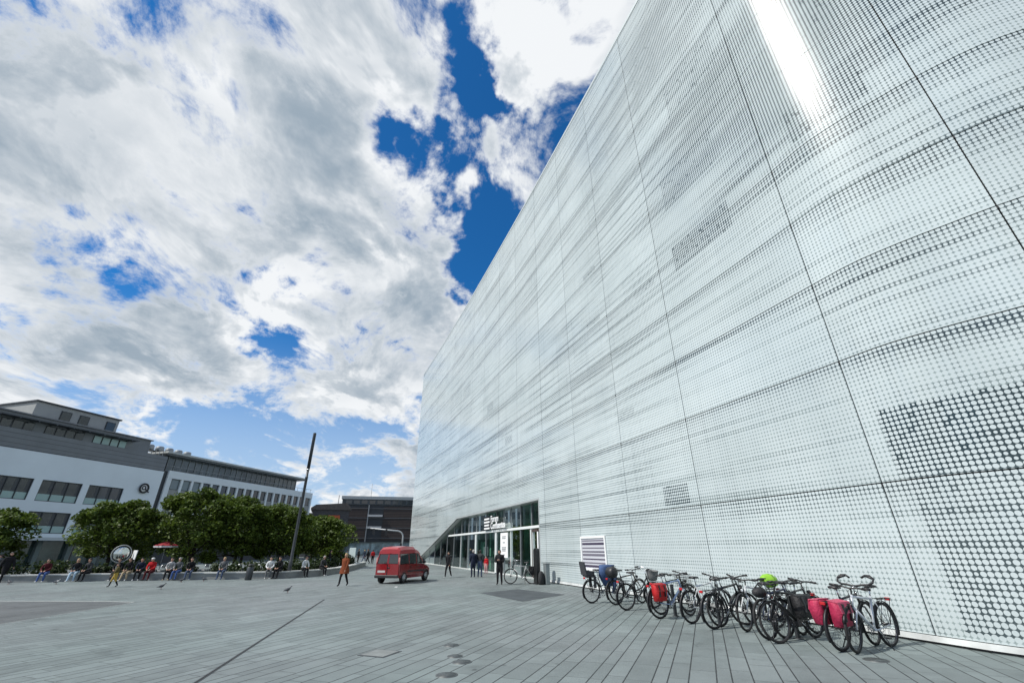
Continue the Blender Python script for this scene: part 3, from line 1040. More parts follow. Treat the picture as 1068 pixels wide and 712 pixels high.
part(store_wall, 'wall', M_RENDER, store)
for z0, z1 in ROWS:
    for a, b in WIN_S:
        def win(m_, a=a, b=b, z0=z0, z1=z1):
            m_.box(a, b, 0.20, 0.26, z0, z1, 0)
            for q in range(3):
                x0, x1 = a + (b - a) * q / 3 + 0.06, a + (b - a) * (q + 1) / 3 - 0.06
                m_.box(x0, x1, 0.17, 0.199, z0 + 0.08, z0 + 0.85, 1)
                m_.box(x1 - 0.35, x1 + 0.1, 0.185, 0.199, z0 + 0.86, z1 - 0.1, 2)
        w_o = part(win, 'window', [M_GLASSDARK, M_GREENPANE, pmat('blind_grey', (0.045, 0.052, 0.06), 0.4)], store)

        def fr(m_, a=a, b=b, z0=z0, z1=z1):
            for x in (a, a + (b - a) / 3 - 0.05, a + 2 * (b - a) / 3 - 0.05, b - 0.1):
                m_.box(x, x + 0.1, 0.10, 0.168, z0, z1)
            m_.box(a + 0.1, b - 0.1, 0.11, 0.166, z1 - 0.1, z1)
            m_.box(a + 0.1, b - 0.1, 0.11, 0.166, z0, z0 + 0.08)
        part(fr, 'frame', M_FRAME, w_o)


def shopfront(m_):
    m_.box(-32, 1.8, 0.9, 1.0, 0, 3.3, 0)
    for s in np.arange(-31, 1.8, 3.4):
        m_.box(s, s + 0.5, 0.3, 0.85, 0, 3.3, 1)
    m_.box(-32, 1.8, 1.1, 22, 0, 3.3, 2)


part(shopfront, 'shopfront', [pmat('shop_glass', (0.045, 0.075, 0.07), 0.1, 0, 0.7, var=0.5, vscale=0.4), pmat('shop_column', (0.14, 0.18, 0.17), 0.6), M_CLAD], store)
part(lambda m_: (m_.box(-32, 1.8, -1.1, 0.3, 3.12, 3.3, 0), m_.box(-32, 1.8, -1.12, -1.08, 3.0, 3.36, 0)), 'canopy', pmat('canopy_pale', (0.5, 0.55, 0.55), 0.6), store)


def upper(m_):
    m_.box(-32, 1.8, 0.15, 21, 13.1, 15.4, 0)
    m_.box(-32, -1.3, 0.6, 21, 15.4, 17.3, 0)
    m_.box(-1.3, 1.8, 3.5, 21, 15.4, 15.9, 0)
    m_.box(-32, 1.8, 0.1, 0.2, 13.1, 13.22, 1)
    for z in (13.7, 14.3, 14.85):
        m_.box(-32, 1.8, 0.135, 0.15, z, z + 0.03, 1)


part(upper, 'upper_storey', [M_CLAD, M_FRAME], store)
part(lambda m_: (m_.box(-32, -3.8, -0.7, 0.6, 16.62, 16.78), [m_.box(s, s + 0.12, -0.68, 0.6, 16.5, 16.62) for s in np.arange(-31.5, -4, 1.9)]), 'sun_louvre', pmat('louvre_grey', (0.09, 0.10, 0.11), 0.5, 0.3), store)
part(lambda m_: m_.box(-32.2, -1.1, 0.35, 21.2, 17.3, 17.45), 'roof', pmat('roof_trim', (0.20, 0.21, 0.22), 0.5), store)
for i, s in enumerate(np.arange(-31.5, -4.6, 1.12)):
    if i % 5 == 4:
        continue
    part(lambda m_, s=s: (m_.box(s, s + 1.02, 0.52, 0.60 - 0.002, 15.45, 16.48, 1), m_.box(s + 0.05, s + 0.97, 0.50, 0.519, 15.5, 16.43, 0)), 'window', [M_GREENPANE if s > -9.4 else M_GLASSDARK, M_FRAME], store)


def pent(m_):
    m_.box(-14.5, -3.9, 5.0, 15, 17.45, 20.2, 0)
    m_.box(-14.7, -3.7, 4.8, 15.2, 20.2, 20.4, 1)


ph = part(pent, 'penthouse', [pmat('penthouse_render', (0.30, 0.31, 0.30), 0.7, var=0.1, vscale=0.4), M_FRAME], store)
for s in (-11.5, -9.2, -5.6):
    part(lambda m_, s=s: (m_.box(s, s + 1.3, 4.93, 4.999, 18.0, 19.7, 1), m_.box(s + 0.1, s + 1.2, 4.90, 4.929, 18.1, 19.6, 0)), 'window', [M_GLASSDARK, M_FRAME], ph)
part(lambda m_: [m_.box(s, s + 0.06, 0.72, 0.78, 15.4, 16.3) for s in np.arange(-1.2, 1.8, 0.6)] + [m_.box(-1.2, 1.8, 0.72, 0.78, 16.3, 16.36)], 'railing', M_GREY, store)


def roundsign(m_):
    m_.ring((-0.55, -0.22, 10.3), 0.62, 0.12, 'Y', 28, 8, 0)
    m_.lathe([(0.55, -0.20), (0.55, -0.02)], (-0.55, 0, 10.3), 'Y', 24, 1)


sg_ = part(roundsign, 'round_sign', [M_BLACK, M_WHITE], store)


def glyph(m_):
    m_.ring((-0.60, -0.23, 10.36), 0.24, 0.065, 'Y', 18, 6, 0)
    m_.tube([(-0.40, -0.23, 10.28), (-0.15, -0.24, 10.02), (0.22, -0.30, 9.78)], [0.06, 0.08, 0.10], 6, 0)


part(glyph, 'sign_emblem', M_BLACK, sg_)

# neighbour: office building with a projecting flat roof
M_STONE = pmat('stone_panels', (0.30, 0.31, 0.29), 0.75, var=0.12, vscale=0.4)
M_BAND = pmat('white_band', (0.70, 0.75, 0.75), 0.65, var=0.04, vscale=0.3)
off_ = empty('office_building', (LP[0], LP[1], 0), math.atan2(LT[1], LT[0]), 'long office block with projecting flat roof and pale window piers', 'building')


def owall(m_):
    m_.box(2.6, 37.0, 0.4, 16, 0.0, 3.6, 1)
    for z0, z1 in ((3.6, 5.2), (6.7, 7.9), (9.4, 10.6)):
        m_.box(3.4, 37.0, 0.12, 16, z0, z1, 0)
    m_.box(3.4, 37.0, 0.45, 16, 5.2, 6.7, 1)
    m_.box(3.4, 37.0, 0.45, 16, 7.9, 9.4, 1)
    m_.box(3.4, 37.0, 0.45, 16, 10.6, 12.25, 1)
    m_.box(1.8, 2.6, 0.25, 16, 0.0, 13.3, 1)


part(owall, 'wall', [M_STONE, M_FRAME], off_)
part(lambda m_: (m_.box(2.6, 37.2, -0.05, 16, 12.25, 13.4, 0), m_.box(2.6, 3.4, -0.02, 0.4, 3.6, 12.25, 0), m_.box(36.8, 37.2, -0.02, 16, 3.6, 12.25, 0)), 'white_surround', M_BAND, off_)
ss_ = np.linspace(3.4, 36.8, 19)
for zz0, zz1 in ((10.6, 12.25), (7.9, 9.4), (5.2, 6.7)):
    for i, (a, b) in enumerate(zip(ss_[:-1], ss_[1:])):
        a2, b2 = a + 0.22, b - 0.22
        part(lambda m_: (m_.box(a2, b2, 0.30, 0.44, zz0, zz1, 0), m_.box(a2 + 0.08, b2 - 0.08, 0.26, 0.299, zz0 + 0.1, zz1 - 0.1, 1)), 'window', [M_FRAME, pmat('pane_pale', (0.14, 0.19, 0.20), 0.12, 0, 0.7) if (i < 3 and zz0 > 10) else M_GLASSDARK], off_)
for s in ss_[1:-1]:
    part(lambda m_: m_.box(s - 0.2, s + 0.2, -0.02, 0.28, 3.6, 12.25), 'pier', M_BAND, off_)


def topfl(m_):
    m_.box(3.0, 33.2, 1.6, 14, 13.4, 15.75, 0)
    for s in np.arange(3.0, 33.3, 1.25):
        m_.box(s, s + 0.09, 1.50, 1.6, 13.4, 15.75, 1)
    m_.box(3.0, 33.2, 1.52, 1.6, 14.3, 14.38, 1)


part(topfl, 'top_storey', [pmat('top_glazing', (0.07, 0.085, 0.085), 0.15, 0, 0.7, var=0.6, vscale=0.35), pmat('top_mullion', (0.24, 0.26, 0.26), 0.5)], off_)
part(lambda m_: (m_.box(1.4, 34.6, -0.1, 15, 15.98, 16.25, 0), m_.box(1.8, 34.2, 0.3, 15, 15.752, 15.978, 1)), 'roof', [pmat('roof_pale', (0.46, 0.48, 0.46), 0.6), M_CLAD], off_)
part(lambda m_: (m_.box(3, 37.1, 0.25, 0.29, 14.1, 14.16), [m_.box(s, s + 0.05, 0.25, 0.29, 13.4, 14.1) for s in np.arange(3, 37.2, 1.4)]), 'railing', M_GREY, off_)


def plant(m_):
    for i in range(5):
        m_.lathe([(0.62, 0.0), (0.62, 0.75), (0.45, 0.9)], (2.6 + i * 1.7, 6, 17.0), 'Z', 12, 0)
        m_.box(2.0 + i * 1.7, 2.15 + i * 1.7, 5.4, 6.6, 16.25, 17.0, 1)
    m_.box(1.6, 10.4, 5.3, 6.7, 16.86, 17.0, 1)


part(plant, 'roof_plant', [M_GREY, M_BLACK], off_)

# far buildings closing the square
far_b = empty('far_office_block', (-52.0, 140.7, 0), math.atan2(147.8 - 140.7, -26 + 52.0), 'dark brown louvred office block at the far end of the square', 'building')
M_LOUV = bpy.data.materials.new('brown_louvres')
M_LOUV.use_nodes = True
k_ = NG(M_LOUV.node_tree)
pz_ = k_.xyz(k_.node('ShaderNodeTexCoord').outputs['Object'])
fr_ = k_.m('GREATER_THAN', k_.m('FRACT', k_.m('MULTIPLY', pz_[2], 2.2)), 0.35)
nz_ = k_.noise(k_.node('ShaderNodeTexCoord').outputs['Object'], 0.9, 4.0, 0.6)
k_.l.new(k_.mix(fr_, (0.012, 0.010, 0.010), k_.mix(nz_, (0.030, 0.021, 0.018), (0.065, 0.042, 0.034))), k_.n['Principled BSDF'].inputs['Base Color'])
k_.n['Principled BSDF'].inputs['Roughness'].default_value = 0.6
part(lambda m_: (m_.box(0, 30, 0.3, 18, 3.6, 14.0, 0), m_.box(0, 30, 1.0, 18, 0, 3.6, 1), m_.box(-0.1, 30.2, 0.0, 18, 14.0, 15.6, 2)), 'wall', [M_FRAME, pmat('shop_band', (0.20, 0.25, 0.26), 0.3, 0, 0.6, var=0.6, vscale=0.3), pmat('slate_band', (0.06, 0.07, 0.075), 0.5, var=0.4, vscale=0.5)], far_b)
part(lambda m_: (m_.box(0.2, 7.6, 0.0, 0.3, 4.0, 13.2), m_.box(12.4, 23.2, 0.0, 0.3, 4.0, 13.6), m_.box(24.2, 29.9, 0.0, 0.3, 3.6, 13.6)), 'louvre_screen', M_LOUV, far_b)
for z in (10.6, 7.3):
    part(lambda m_: m_.box(7.8, 12.2, -0.6, 0.28, z, z + 0.6), 'balcony', pmat('balcony_grey', (0.42, 0.43, 0.43), 0.6), far_b)
part(lambda m_: (m_.box(7.75, 8.05, -0.25, 0.29, 3.6, 14.0), m_.box(23.4, 23.7, -0.2, 0.29, 0, 14.0)), 'pilaster', M_GREY, far_b)
for s in np.arange(1.0, 29, 2.3):
    part(lambda m_: m_.box(s, s + 1.7, -0.06, -0.002, 14.3, 15.3), 'window', M_GLASSDARK, far_b)
for z in (4.6, 7.4, 10.2, 12.9):
    part(lambda m_: m_.box(0.1, 29.95, -0.10, -0.005, z, z + 0.16), 'floor_band', pmat('floor_band_grey', (0.11, 0.115, 0.12), 0.5), far_b)
for s in np.arange(0.6, 29, 3.1):
    part(lambda m_: m_.box(s, s + 2.4, 0.9, 0.998, 0.3, 3.3), 'shop_window', pmat('shop_lit', (0.25, 0.33, 0.35), 0.2, var=0.7, vscale=0.5), far_b)
part(lambda m_: (m_.box(-0.4, 30.5, -0.3, 18.4, 15.6, 16.5, 0), m_.box(26, 29, 3, 8, 16.5, 17.6, 0), m_.tube([(8, 2, 16.5), (8, 2, 20.5)], 0.06, 5, 0)), 'roof', pmat('far_roof', (0.30, 0.33, 0.34), 0.5, var=0.1), far_b)

ora = empty('orange_house', (-47.5, 110.3, 0), math.atan2(2.05, 5.2), 'low dark roofed house with an orange panel between office blocks', 'building')
part(lambda m_: m_.box(0, 8.2, 0, 10, 0, 10.3), 'wall', pmat('dark_render', (0.075, 0.07, 0.07), 0.7, var=0.3), ora)
part(lambda m_: m_.box(3.6, 6.2, -0.1, -0.002, 4.2, 9.1), 'orange_panel', pmat('orange_render', (0.55, 0.11, 0.03), 0.6, var=0.08), ora)
part(lambda m_: (m_.prism([(-0.5, 10.3), (8.6, 10.3), (8.6, 10.7), (7.5, 11.9), (0.5, 11.4), (-0.5, 10.7)], -0.4, 10.4), m_.tube([(5.4, 3, 11), (5.4, 3, 14)], 0.08, 6)), 'roof', pmat('roof_brown', (0.10, 0.085, 0.075), 0.7, var=0.3), ora)
for s in (0.6, 6.6):
    part(lambda m_: m_.box(s, s + 1.1, -0.06, -0.002, 5.5, 7.5), 'window', M_GLASSDARK, ora)
# row of houses behind the trees, closing the street far left of the louvred block
row = empty('street_terrace', (-75, 118, 0), 0.35, 'dull grey terrace seen low between the trees beyond the square', 'building')
part(lambda m_: m_.box(0, 30, 0, 8, 0, 9.0), 'wall', pmat('terrace_render', (0.16, 0.16, 0.155), 0.8, var=0.2, vscale=0.3), row)
for s in np.arange(1.5, 28, 3.2):
    for z in (1.0, 4.2, 6.8):
        part(lambda m_: m_.box(s, s + 1.5, -0.05, -0.002, z, z + 1.7), 'window', M_GLASSDARK, row)
part(lambda m_: m_.prism([(-0.3, 9.0), (30.3, 9.0), (30.3, 9.3), (28, 10.6), (2, 10.6), (-0.3, 9.3)], -0.3, 8.3), 'roof', pmat('roof_brown', (0.1, 0.085, 0.075), 0.7), row)

# ------------------------------------------------------------------ bench wall, planting
BENCH = [(-60, 27.5), (-45, 30), (-32, 32.2), (-26, 33.3), (-20, 33.8), (-16, 34.5), (-14.6, 37), (-14.5, 41), (-15.5, 48), (-17.5, 58)]


def offset_poly(pts, d):
    out = []
    for i, p in enumerate(pts):
        a = Vector(pts[max(i - 1, 0)])
        b = Vector(pts[min(i + 1, len(pts) - 1)])
        t = (b - a).normalized()
        out.append(Vector(p) + Vector((-t.y, t.x)) * d)
    return out


def along(pts, d0, d1, z0, z1, mb, mi=0):
    A, B = offset_poly(pts, d0), offset_poly(pts, d1)
    mb.loft([[(a.x, a.y, z0), (b.x, b.y, z0), (b.x, b.y, z1), (a.x, a.y, z1)] for a, b in zip(A, B)], mi, True)


bench = empty('bench_wall', (-16, 34.5, 0), 0, 'long low concrete seat wall with pale top slab around the tree island', 'bench wall')
BI = Matrix.Translation((16, -34.5, 0))
mb = MB(BI)
along(BENCH, 0.06, 0.44, 0.0, 0.37, mb)
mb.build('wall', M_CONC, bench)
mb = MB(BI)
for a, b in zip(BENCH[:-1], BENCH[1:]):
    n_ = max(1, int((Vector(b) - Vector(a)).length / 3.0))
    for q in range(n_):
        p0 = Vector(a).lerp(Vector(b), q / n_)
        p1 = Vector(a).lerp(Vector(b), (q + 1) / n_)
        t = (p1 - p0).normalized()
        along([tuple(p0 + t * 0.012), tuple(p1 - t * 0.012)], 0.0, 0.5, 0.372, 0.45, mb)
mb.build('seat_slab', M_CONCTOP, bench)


def leaf_mat(name, cols):
    m = bpy.data.materials.new(name)
    m.use_nodes = True
    k = NG(m.node_tree)
    b = k.n['Principled BSDF']
    co = k.node('ShaderNodeTexCoord').outputs['Object']
    nz = k.noise(co, 1.1, 3.0, 0.6)
    n2 = k.noise(co, 9.0, 2.0, 0.6)
    c = k.mix(k.mr(k.m('ADD', k.m('MULTIPLY', nz, 0.55), k.m('MULTIPLY', n2, 0.45)), 0.36, 0.62), cols[0], cols[1])
    k.l.new(c, b.inputs['Base Color'])
    b.inputs['Roughness'].default_value = 0.55
    b.inputs['Specular IOR Level'].default_value = 0.3
    b.inputs['Transmission Weight'].default_value = 0.0
    tr = k.node('ShaderNodeBsdfTranslucent')
    k.l.new(c, tr.inputs[0])
    mx = k.node('ShaderNodeMixShader')
    mx.inputs[0].default_value = 0.30
    k.l.new(b.outputs[0], mx.inputs[1])
    k.l.new(tr.outputs[0], mx.inputs[2])
    out = [n for n in k.n if n.type == 'OUTPUT_MATERIAL'][0]
    k.l.new(mx.outputs[0], out.inputs[0])
    return m


M_LEAF = leaf_mat('tree_leaves', ((0.022, 0.048, 0.008), (0.130, 0.185, 0.026)))
M_HEDGE = leaf_mat('hedge_leaves', ((0.016, 0.030, 0.010), (0.045, 0.070, 0.020)))
M_BARK = pmat('bark', (0.035, 0.028, 0.022), 0.85, var=0.3, vscale=6)


def leaves_mesh(name, pts, size, mat, parent=None, rng=None, flat=0.5):
    rng = rng or np.random.default_rng(1)
    n = len(pts)
    nrm = rng.normal(size=(n, 3))
    nrm[:, 2] = np.abs(nrm[:, 2]) + flat
    nrm /= np.linalg.norm(nrm, axis=1)[:, None]
    a = rng.normal(size=(n, 3))
    u = np.cross(nrm, a)
    u /= np.linalg.norm(u, axis=1)[:, None]
    v = np.cross(nrm, u)
    sz = size * rng.uniform(0.55, 1.25, n)[:, None]
    asp = rng.uniform(0.45, 0.7, n)[:, None]
    c = pts
    quad = np.stack([c - u * sz, c - v * sz * asp + nrm * sz * 0.1, c + u * sz, c + v * sz * asp + nrm * sz * 0.1], axis=1).reshape(-1, 3)
    me = bpy.data.meshes.new(name)
    me.vertices.add(4 * n)
    me.vertices.foreach_set('co', quad.ravel())
    me.loops.add(4 * n)
    me.loops.foreach_set('vertex_index', np.arange(4 * n, dtype=np.int32))
    me.polygons.add(n)
    me.polygons.foreach_set('loop_start', np.arange(0, 4 * n, 4, dtype=np.int32))
    me.materials.append(mat)
    me.update(calc_edges=True)
    me.validate()
    o = bpy.data.objects.new(name, me)
    COL.objects.link(o)
    if parent:
        o.parent = parent
    return o


def make_tree(loc, width, top, bottom, seed, label, group, leaves=6500, cat='tree'):
    rng = np.random.default_rng(seed)
    root = empty('plaza_tree', (loc[0], loc[1], 0), rng.uniform(0, 6.28), label, cat, group)
    Rw = width / 2
    zc = bottom + (top - bottom) * 0.40
    clumps = []
    limbs = []
    ncl = 40
    for i in range(ncl):
        # umbrella: clumps over a flattened dome, a few hanging at the rim
        a = rng.uniform(0, 2 * math.pi)
        rr = math.sqrt(rng.uniform(0.02, 1.0)) * Rw * 0.86
        h = zc + (top - zc - 0.35) * math.sqrt(max(0.0, 1 - (rr / Rw) ** 2)) * rng.uniform(0.72, 1.0)
        if rng.uniform() < 0.33:
            h = rng.uniform(bottom + 0.2, zc + 0.4)
            rr = Rw * rng.uniform(0.55, 0.92)
        clumps.append((rr * math.cos(a), rr * math.sin(a), h, rng.uniform(0.45, 0.85) * Rw * 0.33))
    pts = []
    per = leaves // ncl
    for x, y, z, r in clumps:
        d = rng.normal(size=(per, 3))
        d /= np.linalg.norm(d, axis=1)[:, None]
        rad = r * rng.uniform(0.25, 1.12, per) ** 0.6
        p = d * rad[:, None]
        p[:, 2] *= 0.62
        pts.append(p + np.array([x, y, z]))
    # loose twigs beyond the clumps
    d = rng.normal(size=(leaves // 14, 3))
    d /= np.linalg.norm(d, axis=1)[:, None]
    d[:, 2] = np.abs(d[:, 2]) * 0.9 - 0.1
    pts.append(d * np.array([Rw * 1.02, Rw * 1.02, top - zc]) * rng.uniform(0.8, 1.07, len(d))[:, None] + np.array([0, 0, zc]))
    core = rng.normal(size=(leaves // 4, 3))
    core /= np.linalg.norm(core, axis=1)[:, None]
    core *= (rng.uniform(0.1, 0.95, len(core)) ** 0.5)[:, None]
    pts.append(core * np.array([Rw * 0.85, Rw * 0.85, (top - bottom) * 0.42]) + np.array([0, 0, bottom + (top - bottom) * 0.45]))
    leaves_mesh('crown', np.concatenate(pts), 0.138, M_LEAF, root, rng)
    mb = MB()
    fork = bottom * rng.uniform(0.95, 1.1) + 0.5
    mb.tube([(0, 0, -0.05), (0.03, 0.02, fork * 0.5), (0.0, 0.05, fork)], [0.17, 0.13, 0.11], 8)
    order = sorted(clumps, key=lambda c: -c[3])[:9]
    for x, y, z, r in order:
        mid = (x * 0.45, y * 0.45, fork + (z - fork) * 0.62)
        mb.tube([(0, 0.05, fork - 0.1), mid, (x, y, z)], [0.075, 0.05, 0.015], 5)
    mb.build('trunk', M_BARK, root)
    return root


G1 = 'round crowned trees behind the seat wall'
make_tree((-38.0, 34.6), 4.9, 5.0, 1.3, 11, 'bushy green tree cut by the picture edge before the white store', G1)
make_tree((-31.8, 38.1), 5.9, 5.75, 1.0, 12, 'broad green tree standing behind the round mirror', G1, 12500)
make_tree((-26.6, 39.8), 6.4, 6.75, 0.95, 13, 'tallest dense green tree, rising over the red parasol', G1, 12500)
make_tree((-23.8, 41.4), 5.6, 6.3, 0.95, 14, 'round crowned tree behind the litter bin, centre of the row', G1, 13000)
make_tree((-20.9, 43.3), 5.8, 5.85, 0.95, 15, 'green tree just behind the tall dark lamp mast', G1, 12500)
make_tree((-20.0, 50.5), 6.6, 5.2, 0.9, 16, 'farthest round crowned tree, nearest the louvred office block', G1, 12500)
# second line of trees, added to darken the view under the first
G2 = 'added trees darkening the gaps behind the first row'
src = None
for i, (x, y, s) in enumerate([(-37.6, 46.6, 0.85), (-33.0, 48.2, 0.92), (-28.0, 50.0, 0.95), (-24.8, 55.0, 0.9), (-25.5, 61.0, 0.9)]):
    if src is None:
        src = make_tree((x, y), 7.6, 5.6, 1.4, 31, 'added darkening tree of the back row, mostly hidden by the trees before it', G2, 8000)
    else:
        c = copy_tree(src)
        c.location = (x, y, 0)
        c.rotation_euler = (0, 0, i * 1.3)
        c.scale = (1, 1, s)

# low shrubs on the island behind the seat
rng = np.random.default_rng(5)
hp = []
for a, b in zip(BENCH[1:-1], BENCH[2:]):
    L = (Vector(b) - Vector(a)).length
    t = (Vector(b) - Vector(a)).normalized()
    nrm = Vector((-t.y, t.x))
    for q in np.arange(0, L, 0.45):
        if rng.uniform() < 0.16:
            continue
        c = Vector(a) + t * q + nrm * rng.uniform(1.2, 3.4)
        r = rng.uniform(0.35, 0.65)
        d = rng.normal(size=(120, 3))
        d /= np.linalg.norm(d, axis=1)[:, None]
        hp.append(d * (r * rng.uniform(0.4, 1.1, 120))[:, None] + np.array([c.x, c.y, 0.35 + r * 0.55]))
hp = np.concatenate(hp)
hp = hp[hp[:, 2] > 0.02]
o = leaves_mesh('shrub_bed', hp, 0.13, M_HEDGE, None, rng)
tag(o, 'low dark shrub planting on the tree island behind the seat wall', 'shrubs', kind='stuff')
bed = offset_poly(BENCH, 0.55)
bed2 = offset_poly(BENCH, 9.0)
mb = MB()
mb.add([(p.x, p.y, 0.008) for p in bed] + [(p.x, p.y, 0.008) for p in reversed(bed2)], [tuple(range(2 * len(bed)))])
tag(mb.build('earth', pmat('dark_soil', (0.030, 0.028, 0.024), 0.9, var=0.3, vscale=2)), kind='structure')


# ------------------------------------------------------------------ street furniture
pole = empty('lamp_mast', (-16.02, 35.0, 0), 0, 'tall dark lamp mast rising above the trees beside the seat wall', 'lamp mast')
part(lambda m_: m_.lathe([(0.13, 0), (0.13, 1.0), (0.105, 1.05), (0.10, 6.8), (0.11, 6.82), (0.11, 6.9), (0.09, 6.92), (0.085, 7.4)], seg=14), 'post', M_DARKMET, pole)
part(lambda m_: m_.lathe([(0.085, 7.4), (0.12, 7.42), (0.12, 10.3), (0.10, 10.33)], seg=14), 'light_head', pmat('lamp_dark_head', (0.03, 0.035, 0.04), 0.3, 0.5), pole)
part(lambda m_: m_.lathe([(0.126, 7.42), (0.126, 7.50)], seg=14), 'collar', M_STEEL, pole)
part(lambda m_: m_.lathe([(0.24, 0), (0.24, 0.02), (0.15, 0.06)], seg=14), 'base_plate', M_DARKMET, pole)

thin = empty('street_lamp', (-37.6, 41.0, 0), 0, 'thin black street lamp before the white store windows', 'street lamp')
part(lambda m_: m_.lathe([(0.07, 0), (0.05, 0.8), (0.04, 4.6)], seg=10), 'post', M_BLACK, thin)
part(lambda m_: m_.lathe([(0.05, 4.6), (0.22, 4.66), (0.22, 4.72), (0.06, 4.86)], seg=14), 'lamp_head', M_BLACK, thin)

mir = empty('round_mirror', (-28.3, 34.85, 0), math.atan2(-34.85, 28.3) + math.pi / 2 + 0.15, 'large round mirror with pale rim on a short post behind the seat wall', 'mirror')
part(lambda m_: m_.tube([(0, 0.1, 0), (0, 0.1, 1.15)], 0.05, 8), 'post', M_GREY, mir)
part(lambda m_: m_.ring((0, 0, 1.62), 0.56, 0.035, 'Y', 36, 8), 'rim', pmat('mirror_rim', (0.34, 0.36, 0.35), 0.5), mir)
part(lambda m_: m_.lathe([(0.55, 0.0), (0.40, -0.04), (0.2, -0.065), (0.02, -0.075)], (0, 0.02, 1.62), 'Y', 30), 'mirror_glass', pmat('mirror_glass_silver', (0.55, 0.58, 0.56), 0.08, 1.0), mir)

bd = empty('menu_board', (-27.6, 35.2, 0), R(-38), 'white menu board leaning beside the round mirror', 'board')
part(lambda m_: m_.prism([(-0.5, 1.25), (0.4, 1.25), (0.5, 1.85), (-0.4, 1.85)], -0.02, 0.02), 'panel', M_WHITE, bd)
part(lambda m_: (m_.tube([(-0.3, 0.05, 0), (-0.25, 0.04, 1.3)], 0.025, 6), m_.tube([(0.3, 0.05, 0), (0.28, 0.04, 1.3)], 0.025, 6)), 'legs', M_DARKMET, bd)
bd2 = empty('notice_board', (-22.0, 66.0, 0), R(-15), 'pale blue notice board among the standing crowd', 'board')
part(lambda m_: m_.box(-0.5, 0.5, -0.04, 0.04, 0.75, 1.95, bev=0.02), 'panel', pmat('board_pale', (0.55, 0.66, 0.68), 0.5), bd2)
part(lambda m_: (m_.box(-0.45, -0.38, -0.03, 0.03, 0, 0.75), m_.box(0.38, 0.45, -0.03, 0.03, 0, 0.75)), 'legs', M_DARKMET, bd2)

par = empty('red_parasol', (-27.75, 38.3, 0), 0.3, 'red cafe parasol with white trimmed valance under the trees', 'parasol')
M_PAR = pmat('parasol_red', (0.26, 0.012, 0.022), 0.8, var=0.1)
part(lambda m_: m_.lathe([(0.85, 2.15), (0.86, 2.17), (0.45, 2.34), (0.03, 2.5)], seg=8, smooth=False, caps=False), 'canopy', M_PAR, par)
part(lambda m_: m_.lathe([(0.855, 2.03), (0.865, 2.15)], seg=8, smooth=False, caps=False), 'valance', pmat('valance_white', (0.7, 0.66, 0.66), 0.8), par)
part(lambda m_: m_.tube([(0, 0, 0), (0, 0, 2.56)], 0.025, 8), 'pole', M_GREY, par)
for k in range(8):
    a = k * math.pi / 4
    part(lambda m_: m_.tube([(0.03 * math.cos(a), 0.03 * math.sin(a), 2.46), (0.82 * math.cos(a), 0.82 * math.sin(a), 2.15)], 0.012, 5), 'rib', M_GREY, par)
part(lambda m_: m_.lathe([(0.3, 0), (0.3, 0.06), (0.05, 0.1)], seg=16), 'base', M_CONC, par)

# cafe tables and chairs in the shade
def cafe_chair(loc, rz, label):
    c = empty('cafe_chair', (*loc, 0), rz, label, 'chair', 'cafe chairs under the trees')
    part(lambda m_: m_.box(-0.21, 0.21, -0.21, 0.21, 0.43, 0.46, bev=0.01), 'seat', M_SILVER, c)
    part(lambda m_: m_.box(-0.2, 0.2, 0.18, 0.21, 0.62, 0.86, bev=0.01), 'backrest', M_SILVER, c)
    for sx in (-0.19, 0.19):
        part(lambda m_: m_.tube([(sx, -0.19, 0), (sx, -0.18, 0.44)], 0.012, 6), 'leg', M_STEEL, c)
        part(lambda m_: m_.tube([(sx, 0.22, 0), (sx, 0.18, 0.44), (sx, 0.2, 0.86)], 0.012, 6), 'leg', M_STEEL, c)
    return c


def cafe_table(loc, label):
    t = empty('cafe_table', (*loc, 0), 0, label, 'table', 'cafe tables under the trees')
    part(lambda m_: m_.lathe([(0.38, 0.72), (0.40, 0.73), (0.40, 0.75), (0.38, 0.76)], seg=20), 'tabletop', M_WHITE, t)
    part(lambda m_: m_.lathe([(0.22, 0), (0.22, 0.02), (0.04, 0.05), (0.03, 0.72)], seg=12), 'pedestal', M_DARKMET, t)


CT = [(-27.3, 36.7, 'under the red parasol'), (-24.6, 37.6, 'behind the person in the striped shirt'), (-22.4, 38.3, 'behind the person with the white shoes'), (-20.0, 38.8, 'between the tree trunks near the dark bin'), (-17.8, 39.6, 'close to the tall lamp mast')]
for i, (x, y, w_) in enumerate(CT):
    cafe_table((x, y), 'round white cafe table ' + w_)
    cafe_chair((x - 0.75, y - 0.1), R(90), 'cafe chair ' + w_ + ', museum side')
    cafe_chair((x + 0.72, y + 0.15), R(-95), 'cafe chair ' + w_ + ', store side')

bin_ = empty('litter_bin', (-17.74, 33.0, 0), 0.1, 'black round litter bin in front of the seat wall', 'bin')
part(lambda m_: m_.lathe([(0.19, 0), (0.21, 0.04), (0.21, 0.78), (0.19, 0.80), (0.17, 0.80)], seg=18), 'body', M_DARKMET, bin_)
part(lambda m_: m_.lathe([(0.22, 0.88), (0.22, 0.90), (0.12, 0.96)], seg=18), 'lid', M_BLACK, bin_)
part(lambda m_: [m_.tube([(0.18 * math.cos(a), 0.18 * math.sin(a), 0.78), (0.18 * math.cos(a), 0.18 * math.sin(a), 0.89)], 0.012, 5) for a in (0.3, 2.4, 4.5)], 'struts', M_BLACK, bin_)

